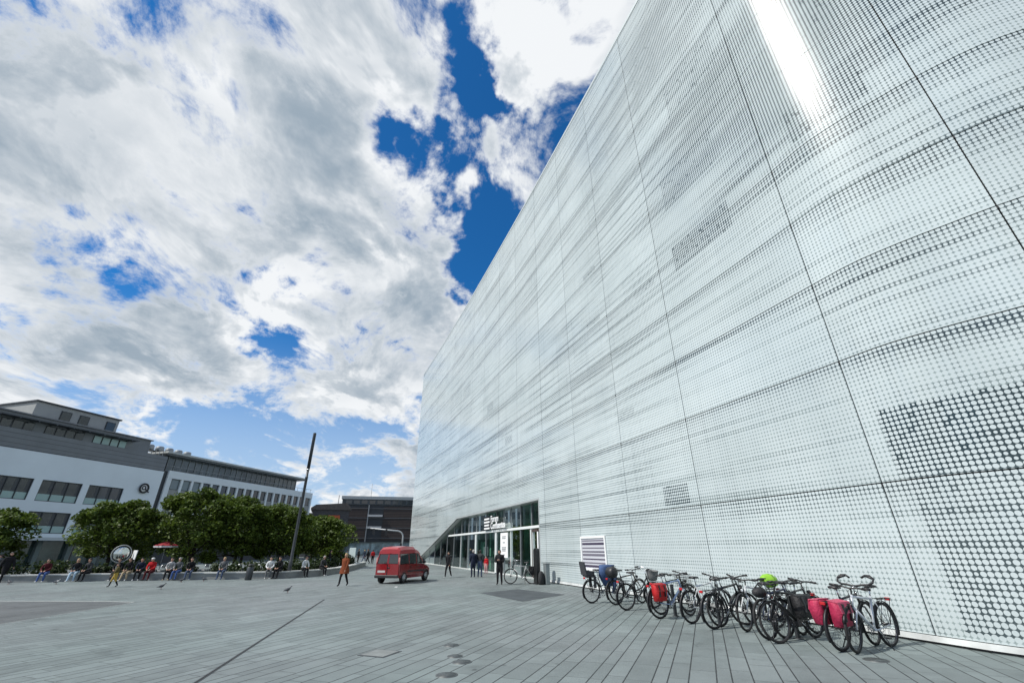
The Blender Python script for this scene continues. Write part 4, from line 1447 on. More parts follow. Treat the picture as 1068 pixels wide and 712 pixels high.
# signal gantry across the far road
sig = empty('traffic_light', (-19.2, 82.8, 0), math.atan2(-1.15, -4.44), 'grey traffic signal mast with long curved arm beyond the red van', 'traffic light')
arc = [(0, 0, 0), (0, 0, 3.6)] + [(1.1 - 1.1 * math.cos(t), 0, 3.6 + 1.0 * math.sin(t)) for t in np.linspace(0.2, math.pi / 2, 6)] + [(5.6, 0, 5.0)]
part(lambda m_: m_.tube(arc, [0.13] * 2 + [0.12] * 6 + [0.08], 8), 'mast', pmat('galvanised', (0.42, 0.44, 0.45), 0.5, 0.4), sig)
for x, z in ((2.9, 4.4), (5.0, 4.5), (0.25, 2.2)):
    part(lambda m_: m_.box(x - 0.16, x + 0.16, -0.25, 0.12, z - 0.5, z + 0.45, bev=0.03), 'signal_head', M_BLACK, sig)
lp2 = empty('road_lamp', (-17.2, 88.0, 0), math.pi, 'white road lamp on curved neck by the museum corner', 'street lamp')
part(lambda m_: m_.tube([(0, 0, 0), (0, 0, 4.2), (0.15, 0, 4.7), (0.6, 0, 4.95)], [0.08, 0.06, 0.05, 0.04], 8), 'post', M_GREY, lp2)
part(lambda m_: m_.ell((0.95, 0, 4.95), 0.5, 0.16, 0.1, 10, 6), 'lamp_head', M_WHITE, lp2)

# by the entrance
st = empty('black_stele', (1.30, 27.75, 0), math.atan2(W_T.y, W_T.x), 'tall black slab stand with curved top beside the entrance', 'stele')
part(lambda m_: m_.prism([(-0.24, 0.03), (0.24, 0.03), (0.24, 1.62), (0.20, 1.74), (0.10, 1.80), (-0.10, 1.80), (-0.20, 1.76), (-0.24, 1.66)], -0.09, 0.09), 'slab', pmat('stele_black', (0.016, 0.017, 0.018), 0.35, var=0.2), st)
part(lambda m_: m_.box(-0.34, 0.34, -0.22, 0.22, 0, 0.03), 'foot', M_DARKMET, st)
bg_ = MB()
for i, (z, r) in enumerate([(0.0, 0.20), (0.08, 0.27), (0.3, 0.28), (0.5, 0.24), (0.62, 0.15), (0.66, 0.05)]):
    pass
bg_.lathe([(0.20, 0.0), (0.27, 0.07), (0.28, 0.3), (0.23, 0.52), (0.14, 0.63), (0.04, 0.66)], seg=14)
bag = bg_.build('backpack', pmat('bag_black', (0.02, 0.021, 0.023), 0.8, var=0.3, vscale=9), loc=(1.52, 27.25, 0))
bag.scale = (0.9, 0.62, 1.0)
bag.rotation_euler = (0, 0, 1.2)
tag(bag, 'black bag standing on the ground against the black stele', 'bag')
gp = empty('grey_bollard', (1.83, 27.30, 0), math.atan2(W_T.y, W_T.x), 'short grey metal pillar against the museum wall by the entrance', 'bollard')
part(lambda m_: m_.box(-0.17, 0.17, -0.12, 0.12, 0, 1.02, bev=0.015), 'post', pmat('bollard_grey', (0.22, 0.25, 0.255), 0.45, 0.3, var=0.1), gp)
part(lambda m_: m_.box(-0.19, 0.19, -0.14, 0.14, 1.02, 1.05), 'cap', M_GREY, gp)


# ------------------------------------------------------------------ red van
VAN_RED = pmat('van_red', (0.20, 0.006, 0.010), 0.22, 0.0, 0.5, coat=0.8, var=0.06, vscale=1.5)
VAN_ROOF = pmat('van_roof_red', (0.31, 0.016, 0.024), 0.4, 0.0, 0.5, coat=0.5)
van_dir = Vector((0.31, 0.95)).normalized()
# origin under the rear right wheel; local x forward, y to the left
van = empty('red_van', (-6.45, 28.9, 0), math.atan2(van_dir.y, van_dir.x), 'small red high roof van parked on the plaza seen from behind', 'van')
VW = 1.62
HW = VW / 2
yc = HW - 0.05          # centre line offset (left is +y)


def vring(x, w, z0, zb, zt, wt):
    """body section at x: half width w at belt, roof half width wt"""
    return [(x, yc - w * 0.96, z0), (x, yc - w, z0 + 0.18), (x, yc - w, zb), (x, yc - wt, zt - 0.05), (x, yc - wt * 0.85, zt), (x, yc + wt * 0.85, zt), (x, yc + wt, zt - 0.05), (x, yc + w, zb), (x, yc + w, z0 + 0.18), (x, yc + w * 0.96, z0)]


mb = MB()
secs = [(-0.60, HW * 0.95, 0.34, 0.98, 1.00, HW * 0.93), (-0.56, HW * 0.985, 0.30, 0.99, 1.02, HW * 0.97), (0.2, HW, 0.26, 1.00, 1.03, HW * 0.98), (1.6, HW, 0.26, 0.99, 1.02, HW * 0.98), (2.25, HW * 0.99, 0.26, 0.96, 1.0, HW * 0.95),
        (2.75, HW * 0.97, 0.27, 0.84, 0.90, HW * 0.90), (3.12, HW * 0.92, 0.30, 0.70, 0.76, HW * 0.80), (3.28, HW * 0.84, 0.34, 0.58, 0.63, HW * 0.72)]
mb.loft([vring(*s) for s in secs], 0, True, False)
mb.build('body', VAN_RED, van)
# pillars and roof rails: the greenhouse
mb = MB()


def gsec(x, zt, wb=HW * 0.97, wt=HW * 0.86):
    return x, zt, wb, wt


GH = [(-0.58, 1.02, -0.50, 1.56), (0.52, 1.03, 0.52, 1.60), (1.42, 1.02, 1.38, 1.60), (2.36, 0.99, 1.72, 1.56)]   # bottom x,z ; top x,z for each pillar
for i, (xb, zb, xt, zt) in enumerate(GH):
    for sgn in (-1, 1):
        w0, w1 = HW * 0.955, HW * 0.84
        pw = 0.07 if i in (0, 3) else 0.05
        y0, y1 = yc + sgn * w0, yc + sgn * w1
        vs = [(xb - pw, y0, zb - 0.02), (xb + pw, y0, zb - 0.02), (xb + pw, y0 - sgn * 0.06, zb - 0.02), (xb - pw, y0 - sgn * 0.06, zb - 0.02),
              (xt - pw, y1, zt), (xt + pw, y1, zt), (xt + pw, y1 - sgn * 0.06, zt), (xt - pw, y1 - sgn * 0.06, zt)]
        mb.add(vs, [(0, 1, 2, 3), (7, 6, 5, 4), (0, 4, 5, 1), (1, 5, 6, 2), (2, 6, 7, 3), (3, 7, 4, 0)])
mb.build('pillars', VAN_RED, van)
mb = MB()


def rring(x, w, z0, z1, cr):
    return [(x, yc - w, z0), (x, yc - w * 0.97, z0 + (z1 - z0) * 0.55), (x, yc - w * cr, z1), (x, yc, z1 + 0.02), (x, yc + w * cr, z1), (x, yc + w * 0.97, z0 + (z1 - z0) * 0.55), (x, yc + w, z0)]


mb.loft([rring(-0.54, HW * 0.86, 1.55, 1.80, 0.72), rring(-0.44, HW * 0.89, 1.55, 1.90, 0.74), rring(0.3, HW * 0.90, 1.57, 1.96, 0.76), rring(1.2, HW * 0.89, 1.58, 1.94, 0.74), rring(1.65, HW * 0.86, 1.56, 1.80, 0.7), rring(1.95, HW * 0.82, 1.52, 1.60, 0.7)], 0, True, False)
mb.build('high_roof', VAN_ROOF, van)


def quadpane(name, pts, mat=M_PANE):
    m_ = MB()
    m_.add(pts, [(0, 1, 2, 3)])
    return m_.build(name, mat, van)


M_PANE = M_VGL = pmat('tinted_car_glass', (0.03, 0.036, 0.038), 0.05, 0, 0.8)
for sgn in (-1, 1):
    for (xa, xb_) in ((0, 1), (1, 2), (2, 3)):
        a, b = GH[xa], GH[xb_]
        w0, w1 = HW * 0.945, HW * 0.832
        quadpane('side_window', [(a[0] + 0.05, yc + sgn * w0, a[1]), (b[0] - 0.05, yc + sgn * w0, b[1]), (b[2] - 0.05, yc + sgn * w1, b[3] - 0.02), (a[2] + 0.05, yc + sgn * w1, a[3] - 0.02)], M_PANE)
quadpane('windscreen', [(2.36, yc - HW * 0.90, 0.99), (2.36, yc + HW * 0.90, 0.99), (1.74, yc + HW * 0.80, 1.57), (1.74, yc - HW * 0.80, 1.57)])
for sgn in (-1, 1):
    m_ = MB()
    y0, y1 = yc + sgn * 0.02, yc + sgn * HW * 0.93
    m_.box(-0.635, -0.60, min(y0, y1), max(y0, y1), 0.42, 1.03)
    d_ = m_.build('rear_door', VAN_RED, van)
    m_ = MB()
    yy0, yy1 = sorted((yc + sgn * 0.06, yc + sgn * HW * 0.84))
    m_.add([(-0.612, yy0, 1.05), (-0.612, yy1, 1.05), (-0.545, yc + (yy1 - yc) * 0.92, 1.53), (-0.545, yc + (yy0 - yc) * 0.92, 1.53)], [(0, 1, 2, 3)])
    m_.build('rear_window', M_PANE, d_)
    m_ = MB()
    for ya, yb in ((yy0 - 0.05, yy0), (yy1, yy1 + 0.05)):
        m_.add([(-0.625, ya, 1.02), (-0.625, yb, 1.02), (-0.55, yc + (yb - yc) * 0.92, 1.56), (-0.55, yc + (ya - yc) * 0.92, 1.56), (-0.59, ya, 1.02), (-0.59, yb, 1.02), (-0.51, yc + (yb - yc) * 0.92, 1.56), (-0.51, yc + (ya - yc) * 0.92, 1.56)],
               [(0, 1, 2, 3), (7, 6, 5, 4), (0, 4, 5, 1), (1, 5, 6, 2), (2, 6, 7, 3), (3, 7, 4, 0)])
    m_.build('window_frame', VAN_RED, d_)
    m_ = MB()
    lo, hi = sorted((yc + sgn * HW * 0.87, yc + sgn * HW * 0.98))
    m_.box(-0.628, -0.55, lo, hi, 0.98, 1.36, 0, 0.012)
    m_.build('tail_light', pmat('tail_light_pale', (0.55, 0.25, 0.22), 0.25), van)
part(lambda m_: m_.box(-0.70, -0.58, yc - HW * 0.97, yc + HW * 0.97, 0.30, 0.46, 0, 0.03), 'rear_bumper', M_BLACK, van)
part(lambda m_: m_.box(3.20, 3.34, yc - HW * 0.82, yc + HW * 0.82, 0.30, 0.46, 0, 0.03), 'front_bumper', M_BLACK, van)
part(lambda m_: m_.box(-0.642, -0.636, yc + 0.12, yc + 0.62, 0.58, 0.69), 'number_plate', pmat('plate_pale', (0.45, 0.43, 0.42), 0.5), van)
part(lambda m_: [m_.box(0.30, 2.35, yc + s_ * HW - 0.012, yc + s_ * HW + 0.012, 0.58, 0.66) for s_ in (-1, 1)], 'side_moulding', M_BLACK, van)
for s_ in (-1, 1):
    part(lambda m_: m_.box(3.10, 3.24, *sorted((yc + s_ * HW * 0.55, yc + s_ * HW * 0.85)), 0.60, 0.74, 0, 0.02), 'headlight', M_SILVER, van)
    part(lambda m_: m_.box(2.05, 2.22, *sorted((yc + s_ * HW * 1.0, yc + s_ * HW * 1.20)), 0.98, 1.15, 0, 0.03), 'wing_mirror', M_BLACK, van)
    part(lambda m_: (m_.box(0.50, 0.52, yc + s_ * HW - 0.004, yc + s_ * HW + 0.004, 0.35, 1.0), m_.box(1.40, 1.42, yc + s_ * HW - 0.004, yc + s_ * HW + 0.004, 0.35, 1.0)), 'door_seam', M_BLACK, van)
    for hx in (0.62, 1.52):
        part(lambda m_: m_.box(hx, hx + 0.16, yc + s_ * HW - 0.02, yc + s_ * HW + 0.02, 0.82, 0.86), 'door_handle', M_BLACK, van)
    for wx in (0.0, 2.62):
        cy = yc + s_ * (HW - 0.09)
        # black arc standing in for the shade in the wheel arch gap
        part(lambda m_: m_.ring((wx, yc + s_ * (HW - 0.03), 0.31), 0.345, 0.035, 'Y', 20, 6, 0, -0.1, math.pi + 0.1), 'arch_shadow', M_BLACK, van)
        m_ = MB()
        m_.lathe([(0.19, -0.085), (0.265, -0.10), (0.295, -0.08), (0.30, 0), (0.295, 0.08), (0.265, 0.10), (0.19, 0.085)], (wx, cy, 0.30), 'Y', 26)
        w_ = m_.build('wheel', M_RUBBER, van)
        m_ = MB()
        yo = 0.088 * s_
        m_.lathe([(0.19, yo), (0.17, yo * 0.8), (0.05, yo * 1.08), (0.01, yo * 1.1)], (wx, cy, 0.30), 'Y', 20, 0)
        for q in range(7):
            a = q * 2 * math.pi / 7
            m_.ell((wx + 0.115 * math.cos(a), cy + yo * 1.0, 0.30 + 0.115 * math.sin(a)), 0.026, 0.012, 0.026, 8, 5, 1)
        m_.build('rim', [M_SILVER, M_BLACK], w_)
part(lambda m_: (m_.tube([(-0.66, yc + 0.10, 1.06), (-0.64, yc + 0.42, 1.12)], 0.010, 5), m_.lathe([(0.025, -0.03), (0.025, 0.02)], (-0.64, yc + 0.10, 1.05), 'X', 8)), 'wiper', M_BLACK, van)
part(lambda m_: m_.box(-0.655, -0.63, yc - 0.16, yc - 0.03, 0.80, 0.86, 0, 0.008), 'door_handle', M_BLACK, van)
part(lambda m_: m_.box(-0.66, -0.625, yc - 0.010, yc + 0.010, 0.44, 1.03), 'door_seam', M_BLACK, van)
part(lambda m_: m_.box(-0.585, -0.555, yc - 0.10, yc + 0.10, 1.585, 1.615), 'brake_light', M_RED, van)
part(lambda m_: (m_.tube([(1.75, yc - 0.2, 1.62), (1.62, yc - 0.2, 2.05)], 0.006, 5)), 'aerial', M_BLACK, van)
part(lambda m_: [m_.box(x, x + 0.08, yc - HW * 0.8, yc + HW * 0.8, 1.03, 1.14) for x in (0.1, 1.1)] + [m_.box(x, x + 0.12, y - 0.22, y + 0.22, 0.95, 1.38, 0, 0.04) for x in (0.35, 1.45) for y in (yc - 0.36, yc + 0.36)], 'seats', pmat('seat_cloth', (0.03, 0.03, 0.035), 0.9), van)


# ------------------------------------------------------------------ people
def cloth(name, col):
    return pmat('cloth_' + name, col, 0.85, 0, 0.2, var=0.18, vscale=7)


C_BLACK = cloth('black', (0.014, 0.014, 0.016))
C_NAVY = cloth('navy', (0.018, 0.024, 0.045))
C_GREY = cloth('grey', (0.12, 0.125, 0.13))
C_DGREY = cloth('dark_grey', (0.045, 0.047, 0.05))
C_WHITE = cloth('white', (0.62, 0.63, 0.63))
C_LBLUE = cloth('light_blue', (0.42, 0.55, 0.66))
C_BLUE = cloth('jeans_blue', (0.055, 0.10, 0.26))
C_JEANS = cloth('jeans', (0.065, 0.09, 0.15))
C_RED = cloth('red', (0.42, 0.015, 0.02))
C_RUST = cloth('rust', (0.17, 0.045, 0.018))
C_MAROON = cloth('maroon', (0.07, 0.012, 0.016))
C_YELLOW = cloth('mustard', (0.42, 0.29, 0.06))
C_OLIVE = cloth('olive', (0.11, 0.09, 0.035))
C_BEIGE = cloth('beige', (0.42, 0.33, 0.22))
C_PINK = cloth('pink', (0.55, 0.30, 0.30))
H_BROWN = pmat('hair_brown', (0.035, 0.02, 0.012), 0.6)
H_BLOND = pmat('hair_blond', (0.42, 0.30, 0.14), 0.6)
H_DARK = pmat('hair_dark', (0.010, 0.009, 0.008), 0.6)
H_GREY = pmat('hair_grey', (0.30, 0.29, 0.28), 0.6)
EYE = pmat('eye_dark', (0.012, 0.01, 0.01), 0.3)
LIP = pmat('lip', (0.33, 0.12, 0.10), 0.5)
TOP, LEG, SHOE, SKN = 0, 1, 2, 3


def pose_joints(pose, v=0.0):
    """joints for a 1.75 m person facing +y, feet on z=0"""
    J = {}
    if pose == 'sit':
        zb = 0.50
        lean = 0.10 + v * 0.1
        J['pelvis'] = (0, 0.0, zb + 0.06)
        J['waist'] = (0, 0.02 + lean * 0.3, zb + 0.26)
        J['chest'] = (0, 0.03 + lean, zb + 0.46)
        J['neck'] = (0, 0.05 + lean * 1.2, zb + 0.62)
        for s, k in ((-1, 'L'), (1, 'R')):
            J['hip' + k] = (0.09 * s, 0.03, zb + 0.03)
            J['knee' + k] = (0.13 * s, 0.43, zb + 0.02)
            J['ankle' + k] = (0.12 * s, 0.46 + 0.12 * v * s, 0.09)
            J['toe' + k] = (0.14 * s, 0.62 + 0.12 * v * s, 0.035)
            J['sho' + k] = (0.18 * s, 0.03 + lean, zb + 0.53)
            J['elb' + k] = (0.24 * s, 0.10 + lean, zb + 0.27)
            J['wri' + k] = (0.12 * s, 0.30 + lean, zb + 0.18)
        return J
    J['pelvis'] = (0, 0, 0.95)
    J['waist'] = (0, 0.01, 1.13)
    J['chest'] = (0, 0.0, 1.32)
    J['neck'] = (0, 0.0, 1.49)
    st = 0.24 if pose == 'walk' else 0.03
    for s, k in ((-1, 'L'), (1, 'R')):
        f = s * st
        J['hip' + k] = (0.085 * s, 0, 0.90)
        J['knee' + k] = (0.10 * s, f * 0.55 + 0.03, 0.50)
        J['ankle' + k] = (0.11 * s, f * (1.0 if f > 0 else 1.25) - 0.02, 0.09 if f > -0.1 else 0.13)
        J['toe' + k] = (0.13 * s, J['ankle' + k][1] + 0.15, 0.035)
        J['sho' + k] = (0.185 * s, 0, 1.40)
        if pose == 'phone':
            J['elb' + k] = (0.23 * s, 0.06, 1.12)
            J['wri' + k] = (0.07 * s, 0.27, 1.20)
        elif pose == 'pocket':
            J['elb' + k] = (0.27 * s, -0.05, 1.13)
            J['wri' + k] = (0.20 * s, 0.10, 0.96)
        else:
            J['elb' + k] = (0.23 * s, -f * 0.45, 1.13)
            J['wri' + k] = (0.24 * s, -f * 0.9 + 0.05, 0.88)
    return J


def person(loc, rz, pose, mats, hair, label, height=1.75, group=None, v=0.0, bulk=1.0, hair_long=False, coat=None, skirt=None, cap=None, bareleg=False, nod=0.0, boots=False):
    J = {k: Vector(p) for k, p in pose_joints(pose, v).items()}
    verts, rad, cat, edges = [], [], [], []

    def jn(k, r, c):
        verts.append(J[k] if isinstance(k, str) else Vector(k))
        rad.append(r)
        cat.append(c)
        return len(verts) - 1
    b = bulk * (1.0 if pose == 'sit' else 1.16)
    pel = jn('pelvis', (0.150 * b, 0.130 * b), LEG)
    wai = jn('waist', (0.130 * b, 0.105 * b), TOP)
    che = jn('chest', (0.168 * b, 0.130 * b), TOP)
    up = jn(J['chest'].lerp(J['neck'], 0.55), (0.105 * b, 0.085 * b), TOP)
    nek = jn('neck', (0.052, 0.052), SKN)
    headc = J['neck'] + Vector((0, 0.03 + nod * 0.5, 0.135 - nod * 0.2))
    hd = jn(J['neck'].lerp(headc, 0.55), (0.05, 0.05), SKN)
    edges += [(pel, wai), (wai, che), (che, up), (up, nek), (nek, hd)]
    for k in 'LR':
        h = jn('hip' + k, (0.098 * b, 0.098 * b), LEG)
        m1 = jn(J['hip' + k].lerp(J['knee' + k], 0.5), (0.088 * b, 0.088 * b), LEG)
        kn = jn('knee' + k, (0.070, 0.070), SKN if bareleg else LEG)
        m2 = jn(J['knee' + k].lerp(J['ankle' + k], 0.4), (0.066, 0.066), SKN if bareleg else (SHOE if boots else LEG))
        an = jn('ankle' + k, (0.050, 0.050), SHOE if boots else (SKN if bareleg else LEG))
        to = jn('toe' + k, (0.038, 0.030), SHOE)
        edges += [(pel, h), (h, m1), (m1, kn), (kn, m2), (m2, an), (an, to)]
        s = jn('sho' + k, (0.074 * b, 0.074 * b), TOP)
        e = jn('elb' + k, (0.060 * b, 0.060 * b), TOP)
        w = jn('wri' + k, (0.040, 0.040), TOP)
        dirh = (J['wri' + k] - J['elb' + k]).normalized()
        palm = jn(J['wri' + k] + dirh * 0.075, (0.032, 0.020), SKN)
        edges += [(up, s), (s, e), (e, w), (w, palm)]
    me = bpy.data.meshes.new('body')
    me.from_pydata(verts, edges, [])
    tmp = bpy.data.objects.new('tmp', me)
    COL.objects.link(tmp)
    sk = tmp.modifiers.new('skin', 'SKIN')
    sk.use_smooth_shade = True
    for i, d in enumerate(me.skin_vertices[0].data):
        d.radius = rad[i]
        d.use_root = (i == 0)
    ss = tmp.modifiers.new('sub', 'SUBSURF')
    ss.levels = 1
    ss.render_levels = 1
    dg = bpy.context.evaluated_depsgraph_get()
    dg.update()
    full = bpy.data.meshes.new_from_object(tmp.evaluated_get(dg))
    bpy.data.objects.remove(tmp)
    vco = [vv.co.copy() for vv in full.vertices]
    faces = [tuple(p.vertices) for p in full.polygons]
    # colour by nearest bone
    A = np.array([verts[a] for a, _ in edges])
    B = np.array([verts[c] for _, c in edges])
    cen = np.array([tuple(sum((vco[i] for i in f), Vector()) / len(f)) for f in faces])
    AB = B - A
    t = np.clip(((cen[:, None, :] - A[None]) * AB[None]).sum(2) / (AB ** 2).sum(1)[None], 0, 1)
    dist = np.linalg.norm(cen[:, None, :] - (A[None] + t[..., None] * AB[None]), axis=2)
    rr = np.array([(max(rad[a]) + max(rad[c])) / 2 for a, c in edges])
    best = np.argmin(dist - rr[None], axis=1)
    fm = []
    for i, e_ in enumerate(best):
        a, c = edges[e_]
        fm.append(cat[a] if t[i, e_] < 0.5 else cat[c])
    mb = MB()
    mb.v = [tuple(p) for p in vco]
    mb.f = faces
    mb.mi = [int(q) for q in fm]
    mb.sm = [True] * len(faces)
    # head with face
    hx, hy, hz = headc
    mb.ell((hx, hy, hz + 0.01), 0.076, 0.094, 0.115, 14, 10, SKN)
    mb.ell((hx, hy + 0.095, hz - 0.012), 0.015, 0.022, 0.026, 8, 6, SKN)
    for s in (-1, 1):
        mb.ell((hx + 0.032 * s, hy + 0.083, hz + 0.012), 0.013, 0.010, 0.008, 8, 5, 4)
        mb.ell((hx + 0.078 * s, hy - 0.005, hz), 0.012, 0.022, 0.032, 8, 6, SKN)
    mb.ell((hx, hy + 0.083, hz - 0.053), 0.026, 0.010, 0.008, 8, 5, 5)
    # fingers and thumbs
    for k, s in (('L', -1), ('R', 1)):
        d = (J['wri' + k] - J['elb' + k]).normalized()
        side = Vector((0, 1, 0)) if abs(d.y) < 0.7 else Vector((-s, 0, 0.0))
        side = (side - d * side.dot(d)).normalized()
        nrm_ = d.cross(side).normalized() * (-s)
        base = J['wri' + k] + d * 0.085
        for q, ln in enumerate((0.062, 0.072, 0.068, 0.052)):
            o_ = base + side * (0.024 - 0.016 * q)
            p1 = o_ + d * ln * 0.6 + nrm_ * 0.008
            p2 = p1 + d * ln * 0.45 + nrm_ * 0.022
            mb.tube([o_ - d * 0.02, o_, p1, p2], [0.010, 0.010, 0.009, 0.007], 6, SKN)
        tb = J['wri' + k] + d * 0.035 + side * 0.026
        mb.tube([tb - side * 0.012, tb + side * 0.018 + d * 0.025, tb + side * 0.022 + d * 0.055 + nrm_ * 0.012], [0.012, 0.011, 0.008], 6, SKN)
    sc = height / 1.75
    root_mesh = mb.build('person', [mats[0], mats[1], mats[2], M_SKIN, EYE, LIP])
    root_mesh.location = loc
    root_mesh.rotation_euler = (0, 0, rz)
    root_mesh.scale = (sc, sc, sc)
    tag(root_mesh, label, 'person', group)
    # hair
    h_ = MB()
    rings = []
    for zz, r, yo in ((0.035, 1.10, -0.022), (0.07, 1.06, -0.012), (0.10, 0.83, -0.006), (0.122, 0.45, -0.004), (0.130, 0.1, -0.004)):
        rings.append([(hx + 0.078 * r * math.cos(a), hy + yo + 0.094 * r * math.sin(a), hz + zz) for a in np.linspace(0, 2 * math.pi, 15)[:-1]])
    lowz = -0.24 if hair_long else -0.055
    back_ = []
    for zz, r in ((lowz, 0.92), (-0.03, 1.08), (0.04, 1.10)):
        back_.append([(hx + 0.080 * r * math.cos(a), hy - 0.012 + 0.098 * r * math.sin(a), hz + zz) for a in np.linspace(math.pi * 0.98, math.pi * 2.02, 10)] + [(hx + 0.05 * math.cos(a), hy - 0.02 + 0.05 * math.sin(a), hz + zz) for a in np.linspace(math.pi * 2.02, math.pi * 0.98, 10)])
    h_.loft(rings, 0, True, True)
    h_.loft(back_, 0, True, True)
    h_.build('hair', hair, root_mesh)
    if cap:
        c_ = MB()
        c_.lathe([(0.098, 0.045), (0.104, 0.075), (0.085, 0.125), (0.03, 0.145)], (hx, hy - 0.008, hz), 'Z', 14)
        c_.build('cap', cap, root_mesh)
    if coat:
        c_ = MB()
        z0, flare, m_c = coat
        prof = [(0.235 * b, z0), (0.205 * b, z0 + 0.25), (0.175 * b, 1.12), (0.20 * b, 1.32), (0.16 * b, 1.43), (0.07, 1.49)]
        rings = [[(r * flare_k * math.cos(a), r * 0.74 * math.sin(a) * flare_k, zz) for a in np.linspace(0, 2 * math.pi, 17)[:-1]] for (r, zz) in prof for flare_k in [flare if zz < 1.0 else 1.0]]
        c_.loft(rings, 0, False, True)
        c_.build('coat', m_c, root_mesh)
    return root_mesh


GB = 'people sitting along the concrete seat wall'
GW = 'people standing and walking on the plaza'
DS = np.array([0.98, 0.18])


def seat(x, y, turn, *a, **k):
    """a person sitting on the seat wall, facing the open plaza"""
    return person((x + 0.02, y + 0.10, -0.0), R(180 + 10) + turn, 'sit', *a, group=GB, **k)


person((-0.78, 27.36, 0), R(170), 'phone', (C_BLACK, C_BLACK, C_BLACK), H_DARK, 'person in black jacket and trousers looking down at a phone near the entrance', 1.76, GW, bulk=1.12, nod=0.06)
ph_ = MB()
ph_.box(-0.038, 0.038, -0.006, 0.006, -0.075, 0.075, 0, 0.002)
pho = ph_.build('phone', [M_BLACK])
pho.location = (-0.83, 27.02, 1.235)
pho.rotation_euler = (R(35), 0, R(170))
tag(pho, 'dark phone held in both hands by the person in black', 'phone')
person((-9.35, 27.14, 0), R(165), 'walk', (C_RUST, C_BLACK, C_BLACK), H_BLOND, 'blond person in short rust coloured coat and black boots walking beside the van', 1.62, GW, hair_long=True, coat=(0.66, 1.12, C_RUST), bareleg=False, boots=True)
person((-4.55, 34.1, 0), R(160), 'walk', (C_BLACK, C_BLACK, C_WHITE), H_DARK, 'person in black with white shoes and a white scarf walking from the entrance', 1.62, GW)
person((-2.80, 33.9, 0), R(20), 'stand', (C_NAVY, C_NAVY, C_BLACK), H_GREY, 'grey haired person in navy jacket with back turned before the entrance', 1.74, GW, bulk=1.15)
person((-2.34, 34.05, 0), R(-10), 'pocket', (C_DGREY, C_JEANS, C_BLACK), H_DARK, 'dark haired person in dark grey jacket standing close to the grey haired one', 1.72, GW, bulk=1.15)
person((-2.16, 38.5, 0), R(150), 'stand', (C_RED, C_PINK, C_BLACK), H_BROWN, 'child in red jacket and pale pink trousers by the entrance glass', 1.25, GW, bulk=1.2)
person((-35.2, 34.2 - 0.9, 0), R(120), 'walk', (C_GREY, C_BLACK, C_WHITE), H_BROWN, 'person in light grey jacket walking along the seat wall at the picture edge', 1.65, GW)
person((-33.3, 32.05, 0), R(-110), 'walk', (C_BLACK, C_BLACK, C_BLACK), H_DARK, 'tall person in a black coat striding along the seat wall', 1.80, GW, bulk=1.15)
person((-22.4, 27.7, 0), R(130), 'walk', (C_OLIVE, C_YELLOW, C_BLACK), H_BROWN, 'child in olive jacket and mustard shorts with black boots running across the plaza', 1.18, GW, bulk=1.15, boots=True)
# seated
seat(-30.9, 32.33, 0.2, (C_MAROON, C_BLUE, C_WHITE), H_DARK, 'seated person in maroon top and bright blue jeans', v=0.6)
seat(-29.2, 32.66, 0.15, (C_BLACK, C_LBLUE, C_WHITE), H_BLOND, 'seated blond person in black top and pale blue trousers', hair_long=True, v=0.8)
seat(-28.5, 32.80, -0.2, (C_DGREY, C_BLACK, C_BLACK), H_BROWN, 'seated person in dark grey next to the one in pale blue trousers', v=0.2)
seat(-26.8, 33.10, 0.1, (C_BLACK, C_DGREY, C_WHITE), H_DARK, 'seated person all in dark clothes left of the beige trousers', v=0.3)
seat(-26.1, 33.25, -0.1, (C_BLACK, C_BEIGE, C_WHITE), H_BROWN, 'seated person in black top and beige trousers', v=0.9)
seat(-25.5, 33.35, 0.25, (C_NAVY, C_BLACK, C_WHITE), H_DARK, 'seated person in navy leaning towards the one in red', v=0.4)
seat(-24.75, 33.40, 0.0, (C_RED, C_MAROON, C_BLACK), H_BROWN, 'seated person in red jacket with a white cap', cap=C_WHITE, v=0.2, bulk=1.2, nod=0.08)
# striped shirt
M_STRIPE = bpy.data.materials.new('cloth_striped')
M_STRIPE.use_nodes = True
k_ = NG(M_STRIPE.node_tree)
zz_ = k_.xyz(k_.node('ShaderNodeTexCoord').outputs['Object'])[2]
k_.l.new(k_.mix(k_.m('GREATER_THAN', k_.m('FRACT', k_.m('MULTIPLY', zz_, 13.0)), 0.5), (0.6, 0.6, 0.6), (0.02, 0.02, 0.025)), k_.n['Principled BSDF'].inputs['Base Color'])
seat(-23.5, 33.45, 0.15, (M_STRIPE, C_BLACK, C_BEIGE), H_BROWN, 'seated person in black and white striped shirt', v=0.5)
seat(-22.95, 33.50, -0.1, (C_GREY, C_BLUE, C_BLACK), H_GREY, 'seated person in grey top and blue jeans beside the striped shirt', v=0.2)
seat(-22.2, 33.55, 0.2, (C_BLACK, C_JEANS, C_WHITE), H_BROWN, 'seated person in black top, dark jeans and white shoes', v=0.9)
seat(-20.05, 33.75, 0.0, (C_GREY, C_JEANS, C_JEANS), H_BLOND, 'lone seated fair haired person in jeans halfway along the wall', v=0.3)
seat(-17.1, 34.25, 0.15, (C_WHITE, C_GREY, C_WHITE), H_DARK, 'seated person in white top and grey trousers right of the black bin', v=0.6)
seat(-16.45, 34.40, -0.3, (C_BLACK, C_BLACK, C_BLACK), H_DARK, 'seated person all in black just left of the lamp mast', v=0.2)
seat(-15.35, 35.6, 0.75, (C_WHITE, C_BLACK, C_BLACK), H_BROWN, 'seated person in white top and black trousers right of the lamp mast', v=0.5)
seat(-14.75, 37.3, 0.95, (C_DGREY, C_BLACK, C_WHITE), H_GREY, 'seated person in dark grey on the bend of the seat wall', v=0.4)
